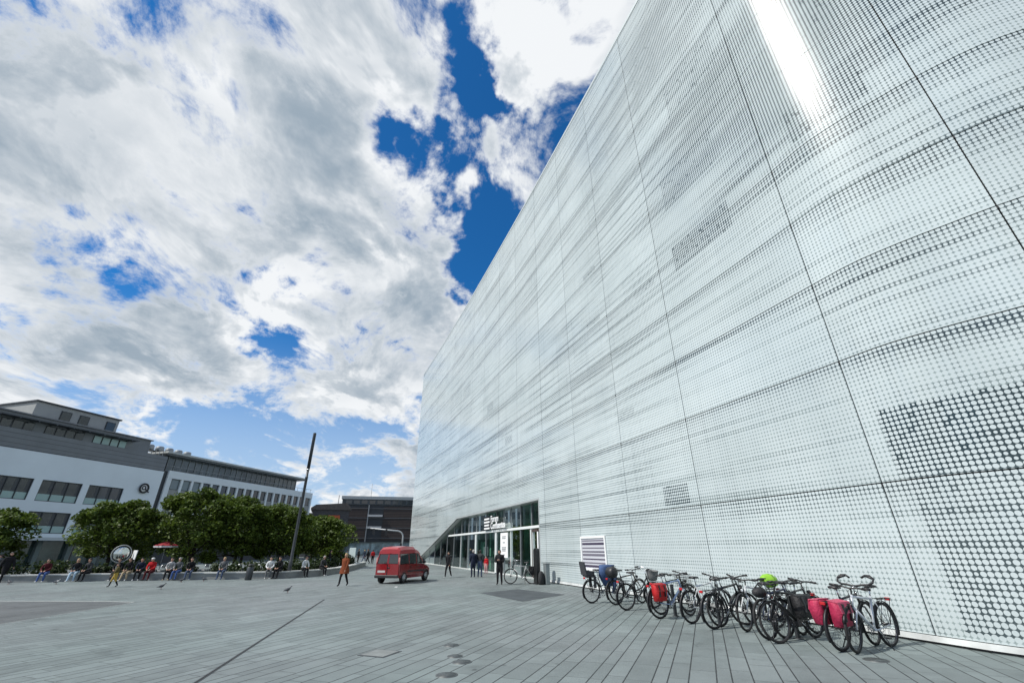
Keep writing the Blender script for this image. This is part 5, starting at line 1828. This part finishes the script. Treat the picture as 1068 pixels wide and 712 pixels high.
# the crowd further back
CR = [(-21.5, 58.5, C_BLACK, C_JEANS, H_DARK, 'standing person in black beyond the last tree', 1.75), (-22.0, 64.0, C_WHITE, C_BLACK, H_BROWN, 'standing person in white shirt in the far crowd', 1.68), (-22.9, 71.5, C_DGREY, C_BLACK, H_DARK, 'standing person in dark grey left of the blue notice board', 1.8),
      (-21.0, 68.1, C_NAVY, C_JEANS, H_BLOND, 'fair haired person in navy right of the blue notice board', 1.7), (-18.5, 63.7, C_RED, C_BLACK, H_DARK, 'standing person in red top nearest the van roof', 1.7), (-19.4, 64.6, C_BLACK, C_BLACK, H_BROWN, 'person in black standing behind the one in red', 1.8),
      (-23.4, 78.0, C_GREY, C_DGREY, H_GREY, 'farthest standing person in grey near the signal mast', 1.75), (-18.0, 50.0, C_GREY, C_BLACK, H_BROWN, 'person in grey top standing at the far end of the seat wall', 1.7), (-16.9, 44.6, C_BLACK, C_JEANS, H_DARK, 'person in black jacket and jeans beside the bend of the wall', 1.75)]
for i, (x, y, t_, l_, hr, lab, ht) in enumerate(CR):
    person((x, y, 0), R(120 + 67 * i), 'walk' if i % 2 else 'stand', (t_, l_, C_BLACK), hr, lab, ht, 'people standing in the far crowd')


# ------------------------------------------------------------------ pigeons
def pigeon(loc, rz, label, body):
    m_ = MB()
    # one continuous body: tail, trunk, neck, head
    prof = [(-0.20, 0.085, 0.035, 0.008), (-0.13, 0.100, 0.042, 0.018), (-0.07, 0.125, 0.062, 0.052), (0.0, 0.135, 0.070, 0.066), (0.06, 0.150, 0.060, 0.062), (0.095, 0.185, 0.040, 0.042), (0.115, 0.220, 0.030, 0.030), (0.13, 0.245, 0.029, 0.029), (0.15, 0.252, 0.020, 0.020), (0.165, 0.250, 0.008, 0.008)]
    m_.loft([[(x, wy * math.cos(a), z + wz * math.sin(a)) for a in np.linspace(0, 2 * math.pi, 13)[:-1]] for x, z, wy, wz in prof], 0, True, True)
    m_.tube([(0.16, 0, 0.25), (0.19, 0, 0.243)], [0.007, 0.002], 6, 1)
    for s in (-1, 1):
        m_.tube([(0.0, 0.028 * s, 0.09), (0.005, 0.03 * s, 0.045), (-0.005, 0.03 * s, 0.008)], [0.014, 0.006, 0.005], 6, 2)
        for dy in (-0.02, 0, 0.02):
            m_.tube([(-0.005, 0.03 * s, 0.008), (0.035, 0.03 * s + dy, 0.005)], 0.004, 5, 2)
        m_.ell((0.142, 0.024 * s, 0.254), 0.005, 0.004, 0.005, 6, 4, 1)
    o = m_.build('pigeon', [body, M_BLACK, pmat('bird_leg', (0.35, 0.10, 0.08), 0.6)], loc=loc)
    w_ = MB()
    for s in (-1, 1):
        w_.loft([[(x, s * (y + 0.010 * math.cos(a)), z + h * math.sin(a)) for a in np.linspace(0, 2 * math.pi, 9)[:-1]] for x, y, z, h in ((0.06, 0.058, 0.150, 0.012), (0.02, 0.068, 0.145, 0.045), (-0.06, 0.060, 0.130, 0.045), (-0.13, 0.038, 0.112, 0.022), (-0.17, 0.025, 0.105, 0.006))], 0, True, True)
    w_.build('wings', pmat('wing_grey', (0.07, 0.075, 0.085), 0.7, var=0.3, vscale=20), o)
    o.rotation_euler = (0, 0, rz)
    o.scale = (1.05,) * 3
    return tag(o, label, 'pigeon', 'pigeons on the plaza')


P_GREY = pmat('pigeon_grey', (0.06, 0.065, 0.075), 0.7, var=0.3, vscale=15)
P_WHITE = pmat('pigeon_white', (0.5, 0.5, 0.5), 0.7, var=0.2, vscale=15)
for (x, y, rz, b, lab) in [(-32.6, 31.0, 0.3, P_GREY, 'grey pigeon at the feet of the walker in light grey'), (-31.0, 30.4, 2.8, P_GREY, 'grey pigeon before the person in maroon'), (-27.9, 30.2, 0.1, P_WHITE, 'pale pigeon on the paving before the seat wall'), (-18.5, 26.1, 0.5, P_GREY, 'dark pigeon alone out on the open paving'),
                           (-20.9, 31.1, 0.2, P_GREY, 'dark pigeon before the person in grey top and jeans'), (-20.0, 31.9, 3.4, P_GREY, 'dark pigeon nearest the person with white shoes'), (-10.6, 23.4, 0.9, P_GREY, 'dark pigeon close to the end of the drain line')]:
    pigeon((x, y, 0), rz, lab, b)


# ------------------------------------------------------------------ bicycles
def paint(name, c, coat=0.5):
    return pmat('frame_' + name, c, 0.35, 0.15, 0.5, coat=coat)


def rotm(P, axis, ang):
    return Matrix.Translation(P) @ Matrix.Rotation(ang, 4, axis) @ Matrix.Translation(-Vector(P))


RW = 0.345
BS = 1.12         # size of the bicycles
M_WHEEL = pmat('wheel_metal', (0.10, 0.10, 0.105), 0.35, 0.8)


def wheel(name, c, parent, xf, guard_white=False):
    m_ = MB(xf)
    m_.ring(c, RW - 0.036, 0.0125, 'Y', 32, 6, 0)
    m_.lathe([(0.018, -0.05), (0.03, -0.032), (0.02, -0.02), (0.02, 0.02), (0.03, 0.032), (0.018, 0.05)], c, 'Y', 10, 0)
    for q in range(24):
        a = q * 2 * math.pi / 24
        b = a + (0.9 if q % 2 else -0.9) * 0.35
        s = 0.028 if (q // 2) % 2 else -0.028
        p0 = (c[0] + 0.028 * math.cos(b), c[1] + s, c[2] + 0.028 * math.sin(b))
        p1 = (c[0] + (RW - 0.045) * math.cos(a), c[1], c[2] + (RW - 0.045) * math.sin(a))
        m_.tube([p0, p1], 0.0019, 3, 0, caps=False)
    w = m_.build('wheel', M_WHEEL, parent)
    t = MB(xf)
    t.ring(c, RW - 0.020, 0.0245, 'Y', 36, 8, 0)
    t.build('tyre', M_RUBBER, w)
    return w


def bicycle(label, near, heading, near_is_rear, frame, step=False, bars='flat', steer=0.0, lean=0.0, rack=True, guards=True, basket=None, child=False, case=False, fork=None, wb=1.07, battery=False, lamp=True, group='bicycles parked along the museum wall', z=0.0):
    d = Vector(heading).normalized()
    near = Vector(near)
    origin = near if near_is_rear else near + d * wb * BS
    rz = math.atan2(d.y, d.x) + (0 if near_is_rear else math.pi)
    root = empty('bicycle', (origin.x, origin.y, z), rz, label, 'bicycle', group)
    root.rotation_euler = (R(lean), 0, rz)
    root.scale = (BS, BS, BS)
    X = Matrix.Identity(4)
    ra, fa = Vector((0, 0, RW)), Vector((wb, 0, RW))
    bb = Vector((0.44, 0, 0.29))
    st_top = Vector((0.285, 0, 0.80 if not step else 0.76))
    sad = Vector((0.245, 0, 0.965))
    hb, ht = Vector((wb - 0.17, 0, 0.66)), Vector((wb - 0.235, 0, 0.84))
    axis = (ht - hb).normalized()
    S = Matrix.Translation(hb) @ Matrix.Rotation(R(steer), 4, axis) @ Matrix.Translation(-hb)
    wheel('wheel', tuple(ra), root, X)
    wheel('wheel', tuple(fa), root, S)
    m_ = MB()
    m_.tube([bb, st_top], 0.020, 8)
    if battery:
        m_.tube([bb + Vector((0.02, 0, 0.02)), hb + Vector((0, 0, 0.02))], 0.034, 8)
    else:
        m_.tube([bb, hb + axis * 0.01], 0.025, 8)
    if step:
        m_.tube([bb.lerp(st_top, 0.38), bb.lerp(hb, 0.45) + Vector((0, 0, 0.10)), ht - axis * 0.03], 0.019, 8)
    else:
        m_.tube([st_top - Vector((0, 0, 0.04)), ht - axis * 0.02], 0.020, 8)
    m_.tube([hb - axis * 0.01, ht + axis * 0.01], 0.022, 8)
    for s in (-1, 1):
        m_.tube([ra + Vector((0, 0.062 * s, 0)), bb + Vector((-0.05, 0.04 * s, 0)), bb], 0.012, 6)
        m_.tube([ra + Vector((0, 0.062 * s, 0)), st_top + Vector((-0.01, 0.03 * s, -0.06)), st_top + Vector((0, 0, -0.05))], 0.0085, 6)
    m_.lathe([(0.024, -0.04), (0.024, 0.04)], tuple(bb), 'Y', 10)
    m_.build('frame', frame, root)
    m_ = MB(S)
    crown = hb - axis * 0.03
    for s in (-1, 1):
        m_.tube([crown, crown + Vector((0.01, 0.055 * s, -0.02)), fa + Vector((-0.035, 0.058 * s, 0.12)), fa + Vector((0, 0.058 * s, 0))], [0.020, 0.018, 0.014, 0.011], 6)
    m_.build('fork', fork or frame, root)
    m_ = MB(S)
    top = ht + axis * (0.14 if bars == 'swept' else 0.09)
    m_.tube([ht, top], 0.0135, 8)
    stem = top + Vector((0.07, 0, 0.03))
    m_.tube([top, stem], 0.014, 8)
    if bars == 'flat':
        pts = [stem + Vector((-0.03, -0.31, 0.02)), stem + Vector((0, -0.10, 0.015)), stem, stem + Vector((0, 0.10, 0.015)), stem + Vector((-0.03, 0.31, 0.02))]
        grips = [(pts[0], pts[0] + Vector((0.013, 0.12, 0))), (pts[-1], pts[-1] + Vector((0.013, -0.12, 0)))]
    elif bars == 'swept':
        pts = [stem + Vector((-0.22, -0.28, 0.05)), stem + Vector((-0.08, -0.27, 0.07)), stem + Vector((0.02, -0.14, 0.06)), stem, stem + Vector((0.02, 0.14, 0.06)), stem + Vector((-0.08, 0.27, 0.07)), stem + Vector((-0.22, 0.28, 0.05))]
        grips = [(pts[0], pts[0].lerp(pts[1], 0.85)), (pts[-1], pts[-1].lerp(pts[-2], 0.85))]
    else:      # closed loop touring bar
        def loop(s):
            return [stem + Vector((0.0, 0.03 * s, 0.0)), stem + Vector((0.0, 0.12 * s, 0.02)), stem + Vector((0.03, 0.22 * s, 0.025)), stem + Vector((0.07, 0.29 * s, 0.06)), stem + Vector((0.13, 0.30 * s, 0.12)), stem + Vector((0.16, 0.24 * s, 0.17)), stem + Vector((0.17, 0.16 * s, 0.17)), stem + Vector((0.14, 0.10 * s, 0.13))]
        pts = list(reversed(loop(-1))) + loop(1)
        grips = [(loop(s)[4], loop(s)[6]) for s in (-1, 1)]
    m_.tube(pts, 0.015 if bars != 'loop' else 0.019, 7, 0 if bars != 'loop' else 1)
    # brake levers and their cables
    for s in (-1, 1):
        b0 = stem + Vector((0.01, 0.17 * s, 0.02))
        m_.tube([b0, b0 + Vector((0.045, 0.02 * s, -0.01)), b0 + Vector((0.04, 0.12 * s, -0.025))], 0.006, 5, 1)
        m_.tube([b0 + Vector((0.04, 0, 0)), b0 + Vector((0.10, -0.06 * s, 0.05)), stem + Vector((0.09, 0, -0.04)), hb + Vector((0.03, 0.01 * s, 0.05))], 0.0035, 4, 1)
    hbar = m_.build('handlebar', [M_STEEL if bars != 'flat' else M_BLACK, M_BLACK], root)
    for a, b in grips:
        g_ = MB(S)
        g_.tube([a, b], 0.021, 8)
        g_.build('grip', M_BLACK, hbar)
    # saddle with post
    m_ = MB()
    rings = []
    for x, w_, h_ in ((-0.13, 0.045, 0.0), (-0.115, 0.080, 0.008), (-0.06, 0.082, 0.010), (0.0, 0.052, 0.004), (0.07, 0.026, 0.002), (0.13, 0.018, -0.006), (0.145, 0.010, -0.012)):
        rings.append([(sad.x + x, w_, sad.z + h_ - 0.03), (sad.x + x, w_ * 0.95, sad.z + h_), (sad.x + x, 0, sad.z + h_ + 0.012), (sad.x + x, -w_ * 0.95, sad.z + h_), (sad.x + x, -w_, sad.z + h_ - 0.03), (sad.x + x, 0, sad.z + h_ - 0.022)])
    m_.loft(rings, 0, True, True)
    sd = m_.build('saddle', M_BLACK, root)
    m_ = MB()
    m_.tube([st_top - Vector((0, 0, 0.02)), sad - Vector((-0.0, 0, 0.035))], 0.0135, 8)
    for s in (-1, 1):
        m_.tube([sad + Vector((-0.08, 0.025 * s, -0.025)), sad + Vector((0, 0.02 * s, -0.045)), sad + Vector((0.09, 0.012 * s, -0.02))], 0.004, 5)
    m_.build('seat_post', M_STEEL, root)
    # drive
    m_ = MB()
    m_.ring((bb.x, -0.055, bb.z), 0.088, 0.006, 'Y', 24, 5, 1)
    m_.lathe([(0.03, -0.058), (0.03, -0.05)], tuple(bb), 'Y', 12, 0)
    for q in range(5):
        a = q * 2 * math.pi / 5
        m_.tube([(bb.x, -0.055, bb.z), (bb.x + 0.086 * math.cos(a), -0.055, bb.z + 0.086 * math.sin(a))], 0.005, 4, 0)
    ca = 0.6 + random.random() * 2
    for s, a in ((-1, ca), (1, ca + math.pi)):
        e_ = Vector((bb.x + 0.17 * math.cos(a), 0.075 * s, bb.z + 0.17 * math.sin(a)))
        m_.tube([bb + Vector((0, 0.065 * s, 0)), e_], 0.009, 6, 0)
    crank = m_.build('crankset', [M_STEEL, M_DARKMET], root)
    for s, a in ((-1, ca), (1, ca + math.pi)):
        e_ = Vector((bb.x + 0.17 * math.cos(a), 0.075 * s, bb.z + 0.17 * math.sin(a)))
        p_ = MB()
        y0, y1 = sorted((e_.y, e_.y + 0.09 * s))
        p_.box(e_.x - 0.04, e_.x + 0.04, y0, y1, e_.z - 0.012, e_.z + 0.012, 0, 0.004)
        p_.build('pedal', M_BLACK, crank)
    m_ = MB()
    m_.tube([ra + Vector((0, -0.055, 0.035)), bb + Vector((0, -0.055, 0.086))], 0.0045, 4)
    m_.tube([ra + Vector((0.01, -0.055, -0.035)), ra + Vector((0.03, -0.055, -0.12)), bb + Vector((0, -0.055, -0.086))], 0.0045, 4)
    m_.ring((ra.x, -0.055, ra.z), 0.04, 0.008, 'Y', 14, 5)
    m_.build('chain', M_DARKMET, root)
    if guards:
        for c, xf, a0, a1 in ((ra, X, 0.25, math.pi + 0.55), (fa, S, 0.35, math.pi + 0.25)):
            m_ = MB(xf)
            n = 18
            rr = []
            for q in range(n + 1):
                a = a0 + (a1 - a0) * q / n
                e1, e2 = RW + 0.022, RW + 0.030
                rr.append([(c.x + e1 * math.cos(a), -0.026, c.z + e1 * math.sin(a)), (c.x + e2 * math.cos(a), 0, c.z + e2 * math.sin(a)), (c.x + e1 * math.cos(a), 0.026, c.z + e1 * math.sin(a)), (c.x + (e1 - 0.003) * math.cos(a), 0, c.z + (e1 - 0.003) * math.sin(a))])
            m_.loft(rr, 0, True, True)
            for s in (-1, 1):
                m_.tube([(c.x, 0.055 * s, c.z), (c.x + (RW + 0.02) * math.cos(a1 - 0.5), 0.027 * s, c.z + (RW + 0.02) * math.sin(a1 - 0.5))], 0.003, 4)
            m_.build('mudguard', M_BLACK, root)
    if rack:
        m_ = MB()
        zt = RW + 0.40
        for s in (-1, 1):
            m_.tube([(0.20, 0.05 * s, zt), (-0.05, 0.06 * s, zt), (-0.26, 0.06 * s, zt)], 0.006, 6)
            m_.tube([ra + Vector((0, 0.07 * s, 0)), (-0.05, 0.065 * s, zt)], 0.006, 6)
            m_.tube([ra + Vector((0, 0.07 * s, 0)), (-0.22, 0.065 * s, zt)], 0.006, 6)
        for x in (-0.26, -0.15, -0.04, 0.08):
            m_.tube([(x, -0.06, zt), (x, 0.06, zt)], 0.005, 5)
        m_.tube([(0.20, -0.05, zt), (0.275, 0, 0.70)], 0.005, 5)
        rk = m_.build('luggage_rack', M_BLACK, root)
        m_ = MB()
        m_.box(-0.295, -0.268, -0.045, 0.045, zt - 0.04, zt + 0.01, 0, 0.006)
        m_.build('tail_light', M_RED, root)
    if lamp:
        m_ = MB(S)
        c = hb + Vector((0.10, 0, 0.10))
        m_.lathe([(0.015, -0.05), (0.035, -0.02), (0.040, 0.02)], tuple(c), 'X', 12, 0)
        m_.lathe([(0.038, 0.02), (0.02, 0.03)], tuple(c), 'X', 12, 1)
        m_.tube([c, hb + Vector((0.01, 0, 0.03))], 0.005, 5, 0)
        m_.build('headlight', [M_BLACK, M_SILVER], root)
    m_ = MB()
    m_.tube([bb + Vector((-0.07, 0.05, 0)), (0.33, 0.17, 0.012)], 0.010, 6)
    m_.tube([(0.33, 0.17, 0.012), (0.36, 0.18, 0.008)], 0.008, 6)
    m_.build('kickstand', M_DARKMET, root)
    if basket:
        m_ = MB(S)
        c = stem + Vector((0.20, 0, -0.13))
        if basket == 'bowl':
            m_.lathe([(0.10, -0.14), (0.135, -0.12), (0.165, 0.0), (0.185, 0.12), (0.19, 0.125), (0.175, 0.12), (0.155, 0.0), (0.12, -0.11)], tuple(c), 'Z', 20, 0)
            bm2 = pmat('basket_grey', (0.16, 0.165, 0.165), 0.75, var=0.35, vscale=30)
        else:
            for zz in np.linspace(-0.12, 0.12, 6):
                k_s = 0.85 + 0.15 * (zz + 0.12) / 0.24
                m_.tube([c + Vector((sx * 0.14 * k_s, sy * 0.18 * k_s, zz)) for sx, sy in ((-1, -1), (1, -1), (1, 1), (-1, 1))], 0.004, 4, closed=True)
            for q in range(28):
                a = q / 28 * 4
                e = int(a)
                f = a - e
                cs = [(-1, -1), (1, -1), (1, 1), (-1, 1), (-1, -1)]
                px_ = cs[e][0] * (1 - f) + cs[e + 1][0] * f
                py_ = cs[e][1] * (1 - f) + cs[e + 1][1] * f
                m_.tube([c + Vector((px_ * 0.119, py_ * 0.153, -0.12)), c + Vector((px_ * 0.14, py_ * 0.18, 0.12))], 0.003, 4)
            bm2 = M_BLACK
        m_.build('basket', bm2, root)
    if child:
        m_ = MB()
        zt = RW + 0.42
        m_.box(-0.26, 0.10, -0.14, 0.14, zt, zt + 0.06, 0, 0.02)
        m_.loft([[(-0.24 - 0.10 * f, -0.15 * (1 - 0.15 * f), zt + 0.05 + 0.40 * f), (-0.24 - 0.10 * f, 0.15 * (1 - 0.15 * f), zt + 0.05 + 0.40 * f), (-0.29 - 0.10 * f, 0.15 * (1 - 0.15 * f), zt + 0.05 + 0.40 * f), (-0.29 - 0.10 * f, -0.15 * (1 - 0.15 * f), zt + 0.05 + 0.40 * f)] for f in (0, 0.5, 1.0)], 0)
        for s in (-1, 1):
            m_.box(-0.26, 0.04, *sorted((0.12 * s, 0.15 * s)), zt + 0.05, zt + 0.18, 0, 0.01)
            m_.box(0.02, 0.10, *sorted((0.09 * s, 0.16 * s)), zt - 0.32, zt + 0.02, 0, 0.01)
        m_.build('child_seat', pmat('child_seat_grey', (0.05, 0.052, 0.058), 0.6), root)
    if case:
        m_ = MB()
        m_.lathe([(0.10, -0.17), (0.155, -0.13), (0.165, 0.0), (0.155, 0.13), (0.10, 0.17)], (-0.06, 0, RW + 0.56), 'Y', 14)
        m_.build('top_case', M_BLACK, root)
    if battery:
        m_ = MB()
        m_.box(0.36, 0.52, -0.06, 0.06, 0.22, 0.36, 0, 0.02)
        m_.build('motor', M_BLACK, root)
    return root, rz


def hang(root, local, name, mb, mats, label, cat, group=None):
    """a separate thing resting on a bicycle, placed in the bicycle's frame"""
    o = mb.build(name, mats)
    M_ = Matrix.Translation(root.location) @ root.rotation_euler.to_matrix().to_4x4() @ Matrix.Scale(BS, 4) @ Matrix.Translation(local)
    o.matrix_world = M_
    return tag(o, label, cat, group)


def pannier(flap=True):
    m_ = MB()
    rings = [[(-0.17 * s, y0, z), (0.17 * s, y0, z), (0.18 * s, y1 * s2, z), (-0.18 * s, y1 * s2, z)] for z, s, s2, y0, y1 in ((-0.34, 0.80, 0.8, 0, 0.12), (-0.32, 0.88, 1.0, 0, 0.15), (-0.12, 1.0, 1.15, 0, 0.16), (0.0, 1.0, 1.0, 0, 0.16), (0.05, 0.98, 0.7, 0, 0.15))]
    m_.loft(rings, 0, True, True)
    m_.loft([[(-0.175, -0.01, 0.055), (0.175, -0.01, 0.055), (0.175, -0.01, 0.065), (-0.175, -0.01, 0.065)], [(-0.185, 0.16, 0.03), (0.185, 0.16, 0.03), (0.185, 0.165, 0.045), (-0.185, 0.165, 0.045)], [(-0.17, 0.195, -0.12), (0.17, 0.195, -0.12), (0.17, 0.205, -0.12), (-0.17, 0.205, -0.12)]], 1)
    for x in (-0.09, 0.09):
        m_.box(x - 0.012, x + 0.012, 0.17, 0.21, -0.24, 0.02, 2)
    return m_


DV = Vector((0.88, 0.47))
K = {}
K['A'] = bicycle('dark bicycle with a child seat on its rack under the framed display', (2.85, 18.38), DV, True, paint('dark_silver', (0.20, 0.21, 0.22)), step=True, bars='swept', child=True, lean=3)
K['B'] = bicycle('dark bronze bicycle with a round black case on the rack', (3.61, 17.78), DV, True, paint('bronze', (0.06, 0.05, 0.04)), case=True, lean=-2, steer=12)
K['C'] = bicycle('black city bicycle carrying a round grey front basket', (3.64, 16.34), DV, True, paint('black', (0.015, 0.016, 0.018)), step=True, bars='swept', basket='bowl', lean=3, steer=-8)
K['D'] = bicycle('blue and white bicycle with a red bag hung on its rack', (4.16, 14.5), DV, True, paint('blue_white', (0.30, 0.40, 0.58)), basket='wire', lean=-3, steer=10)
K['E'] = bicycle('white framed bicycle seen nearly side on, fifth along the wall', (4.73, 13.6), Vector((0.86, 0.50)), True, paint('white', (0.70, 0.72, 0.72)), bars='flat', rack=True, lean=3, steer=-14)
K['F'] = bicycle('black bicycle with red tail lamp and front wheel turned away', (4.95, 12.71), DV, True, paint('black', (0.015, 0.016, 0.018)), lean=2, steer=-28)
K['G'] = bicycle('silver bicycle facing out with a lime green bag on its rack', (5.59, 12.35), DV, False, paint('silver', (0.52, 0.54, 0.55)), lean=2, steer=12)
K['H'] = bicycle('dark blue bicycle squeezed between the silver and black electric ones', (5.57, 11.32), DV, True, paint('navy', (0.03, 0.04, 0.09)), rack=False, guards=False, lean=-3, steer=8)
K['I'] = bicycle('black electric bicycle facing out with a big black side bag', (5.57, 10.93), DV, False, paint('matt_black', (0.014, 0.015, 0.016), 0.1), battery=True, lean=3, steer=-12, wb=1.16)
K['J'] = bicycle('dark bicycle with two pink bags on the rear rack', (6.34, 10.14), DV, True, paint('graphite', (0.04, 0.042, 0.045)), bars='loop', lean=2, steer=6)
K['K'] = bicycle('silver bicycle facing out beside the one with pink bags', (6.51, 9.97), DV, False, paint('pale_silver', (0.55, 0.58, 0.62)), lean=-2, steer=10, wb=1.12)
K['L'] = bicycle('bicycle with pale tyres parked against the black stele at the entrance', (1.02, 27.85), Vector((-1, 0.06)), True, paint('pale', (0.45, 0.46, 0.46)), bars='swept', basket='wire', lean=2, steer=15, group='bicycles parked at the entrance')

K['M'] = bicycle('dark green bicycle half hidden behind the blue and white one', (4.45, 15.35), DV, True, paint('dark_green', (0.02, 0.045, 0.03)), lean=2, steer=-10)
K['N'] = bicycle('black bicycle half hidden between the red lamp and silver bicycles', (5.25, 13.05), DV, True, paint('black', (0.015, 0.016, 0.018)), rack=False, guards=False, lean=-3, steer=15)
K['O'] = bicycle('dark grey bicycle wedged behind the black electric one', (6.0, 11.45), DV, True, paint('graphite', (0.04, 0.042, 0.045)), lean=3, steer=-6)

M_REDBAG = pmat('red_bag', (0.50, 0.012, 0.015), 0.6, var=0.12, vscale=6, bump=1.0)
M_REDFLAP = pmat('red_bag_flap', (0.42, 0.012, 0.016), 0.5, var=0.1)
M_PINK = pmat('pink_bag', (0.42, 0.022, 0.075), 0.55, var=0.15, vscale=6, bump=1.0)
M_PINKFLAP = pmat('pink_flap', (0.50, 0.07, 0.13), 0.5, var=0.15, vscale=6, bump=1.0)
M_BLKBAG = pmat('black_bag', (0.018, 0.018, 0.02), 0.6, var=0.2, vscale=8, bump=1.0)


def flip(mb):
    mb.v = [(x, -y, z) for x, y, z in mb.v]
    return mb


r_ = K['D'][0]
hang(r_, (-0.06, -0.075, RW + 0.38), 'pannier_bag', flip(pannier()), [M_REDBAG, M_REDFLAP, M_BLACK], 'bright red bag hanging on the blue and white bicycle', 'bag', 'bags on the bicycles')
r_ = K['J'][0]
hang(r_, (-0.08, -0.075, RW + 0.38), 'pannier_bag', flip(pannier()), [M_PINK, M_PINKFLAP, M_BLACK], 'large pink bag on the side of the rack nearest the museum corner', 'bag', 'bags on the bicycles')
hang(r_, (-0.10, 0.075, RW + 0.38), 'pannier_bag', pannier(), [M_PINK, M_PINKFLAP, M_BLACK], 'second pink bag, on the rack side facing the electric bicycle', 'bag', 'bags on the bicycles')
r_ = K['I'][0]
hang(r_, (0.42, 0.07, RW + 0.36), 'pannier_bag', pannier(), [M_BLKBAG, M_BLKBAG, M_DARKMET], 'bulky black bag hung on the frame of the electric bicycle', 'bag', 'bags on the bicycles')
r_ = K['L'][0]
hang(r_, (-0.02, -0.08, RW + 0.38), 'pannier_bag', flip(pannier()), [M_BLKBAG, M_BLKBAG, M_DARKMET], 'dark bag on the bicycle at the entrance', 'bag', 'bags on the bicycles')
# jacket thrown over the first bicycle
m_ = MB()
prof = [(-0.16, 0.33, 0.10), (-0.10, 0.31, 0.20), (0.0, 0.28, 0.24), (0.10, 0.27, 0.18), (0.2, 0.22, 0.10)]
rings = []
rngj = np.random.default_rng(3)
for q, z in enumerate(np.linspace(-0.55, 0.08, 9)):
    w = 0.10 + 0.13 * math.sin(min(1.0, (q + 1) / 7) * math.pi / 2)
    rings.append([((w + rngj.uniform(-0.02, 0.02)) * 1.25 * math.cos(a) + 0.05 * math.sin(z * 9), (w + rngj.uniform(-0.025, 0.025)) * 0.75 * math.sin(a), z) for a in np.linspace(0, 2 * math.pi, 15)[:-1]])
m_.loft(rings, 0, True, True)
m_.tube([(0.12, -0.12, 0.0), (0.2, -0.17, -0.2), (0.18, -0.16, -0.5), (0.14, -0.12, -0.75)], [0.08, 0.075, 0.06, 0.05], 8)
hang(K['A'][0], (0.62, -0.05, 1.02), 'jacket', m_, [pmat('denim_blue', (0.045, 0.085, 0.19), 0.85, var=0.3, vscale=9)], 'blue jacket thrown over the handlebar of the bicycle with child seat', 'jacket')
# lime green bag and a dark bundle on the silver bicycle
m_ = MB()
rings = []
for q in range(9):
    t = q / 8
    r = 0.15 * math.sin(math.pi * (0.12 + 0.80 * t)) ** 0.6
    rings.append([(-0.24 + 0.46 * t + 0.02 * rngj.uniform(-1, 1), r * 1.1 * math.cos(a) * (1 + 0.12 * rngj.uniform(-1, 1)), r * 0.95 * math.sin(a) * (1 + 0.12 * rngj.uniform(-1, 1)) + 0.03 * t) for a in np.linspace(0, 2 * math.pi, 13)[:-1]])
m_.loft(rings, 0, True, True)
m_.ring((-0.02, 0, 0.0), 0.155, 0.012, 'X', 18, 6, 1)
hang(K['G'][0], (-0.02, 0, RW + 0.55), 'green_bag', m_, [pmat('lime_green', (0.24, 0.50, 0.03), 0.6, var=0.12, vscale=5), M_BLACK], 'lime green bag strapped to the rack of the silver bicycle', 'bag', 'bags on the bicycles')
m_ = MB()
m_.ell((0, 0, 0), 0.17, 0.12, 0.10, 14, 9)
m_.tube([(-0.1, 0, 0.09), (0, 0, 0.14), (0.1, 0, 0.09)], 0.012, 6)
hang(K['H'][0], (0.02, 0, 0.80), 'saddle_bag', m_, [M_BLKBAG], 'black rolled bundle behind the saddle of the dark blue bicycle', 'bag', 'bags on the bicycles')
# steel posts of the bicycle stands
for i, (x, y, lab) in enumerate([(5.35, 13.35, 'grey stand post beside the black bicycle with red lamp'), (6.25, 11.45, 'grey stand post hidden behind the electric bicycle'), (4.75, 15.0, 'grey stand post beside the blue and white bicycle')]):
    sp = empty('bicycle_stand', (x, y, 0), math.atan2(DV.y, DV.x), lab, 'bicycle stand', 'bicycle stands along the wall')
    part(lambda m_: m_.box(-0.05, 0.05, -0.03, 0.03, 0, 0.82, 0, 0.008), 'post', M_DARKMET, sp)
    part(lambda m_: m_.lathe([(0.10, 0), (0.10, 0.012)], seg=14), 'foot', M_DARKMET, sp)
    part(lambda m_: m_.ring((0.0, 0.045, 0.6), 0.06, 0.008, 'Y', 16, 5), 'lock_ring', M_STEEL, sp)

# small litter on the paving
m_ = MB()
m_.add([(-0.08, -0.05, 0.0), (0.07, -0.06, 0.0), (0.09, 0.05, 0.02), (-0.06, 0.06, 0.012)], [(0, 1, 2, 3)])
m_.add([(-0.08, -0.05, 0.004), (0.07, -0.06, 0.004), (0.09, 0.05, 0.024), (-0.06, 0.06, 0.016)], [(3, 2, 1, 0)])
o = m_.build('paper_scrap', M_WHITE, loc=(-6.2, 26.2, 0.006))
tag(o, 'white scrap of paper on the paving near the van', 'paper')
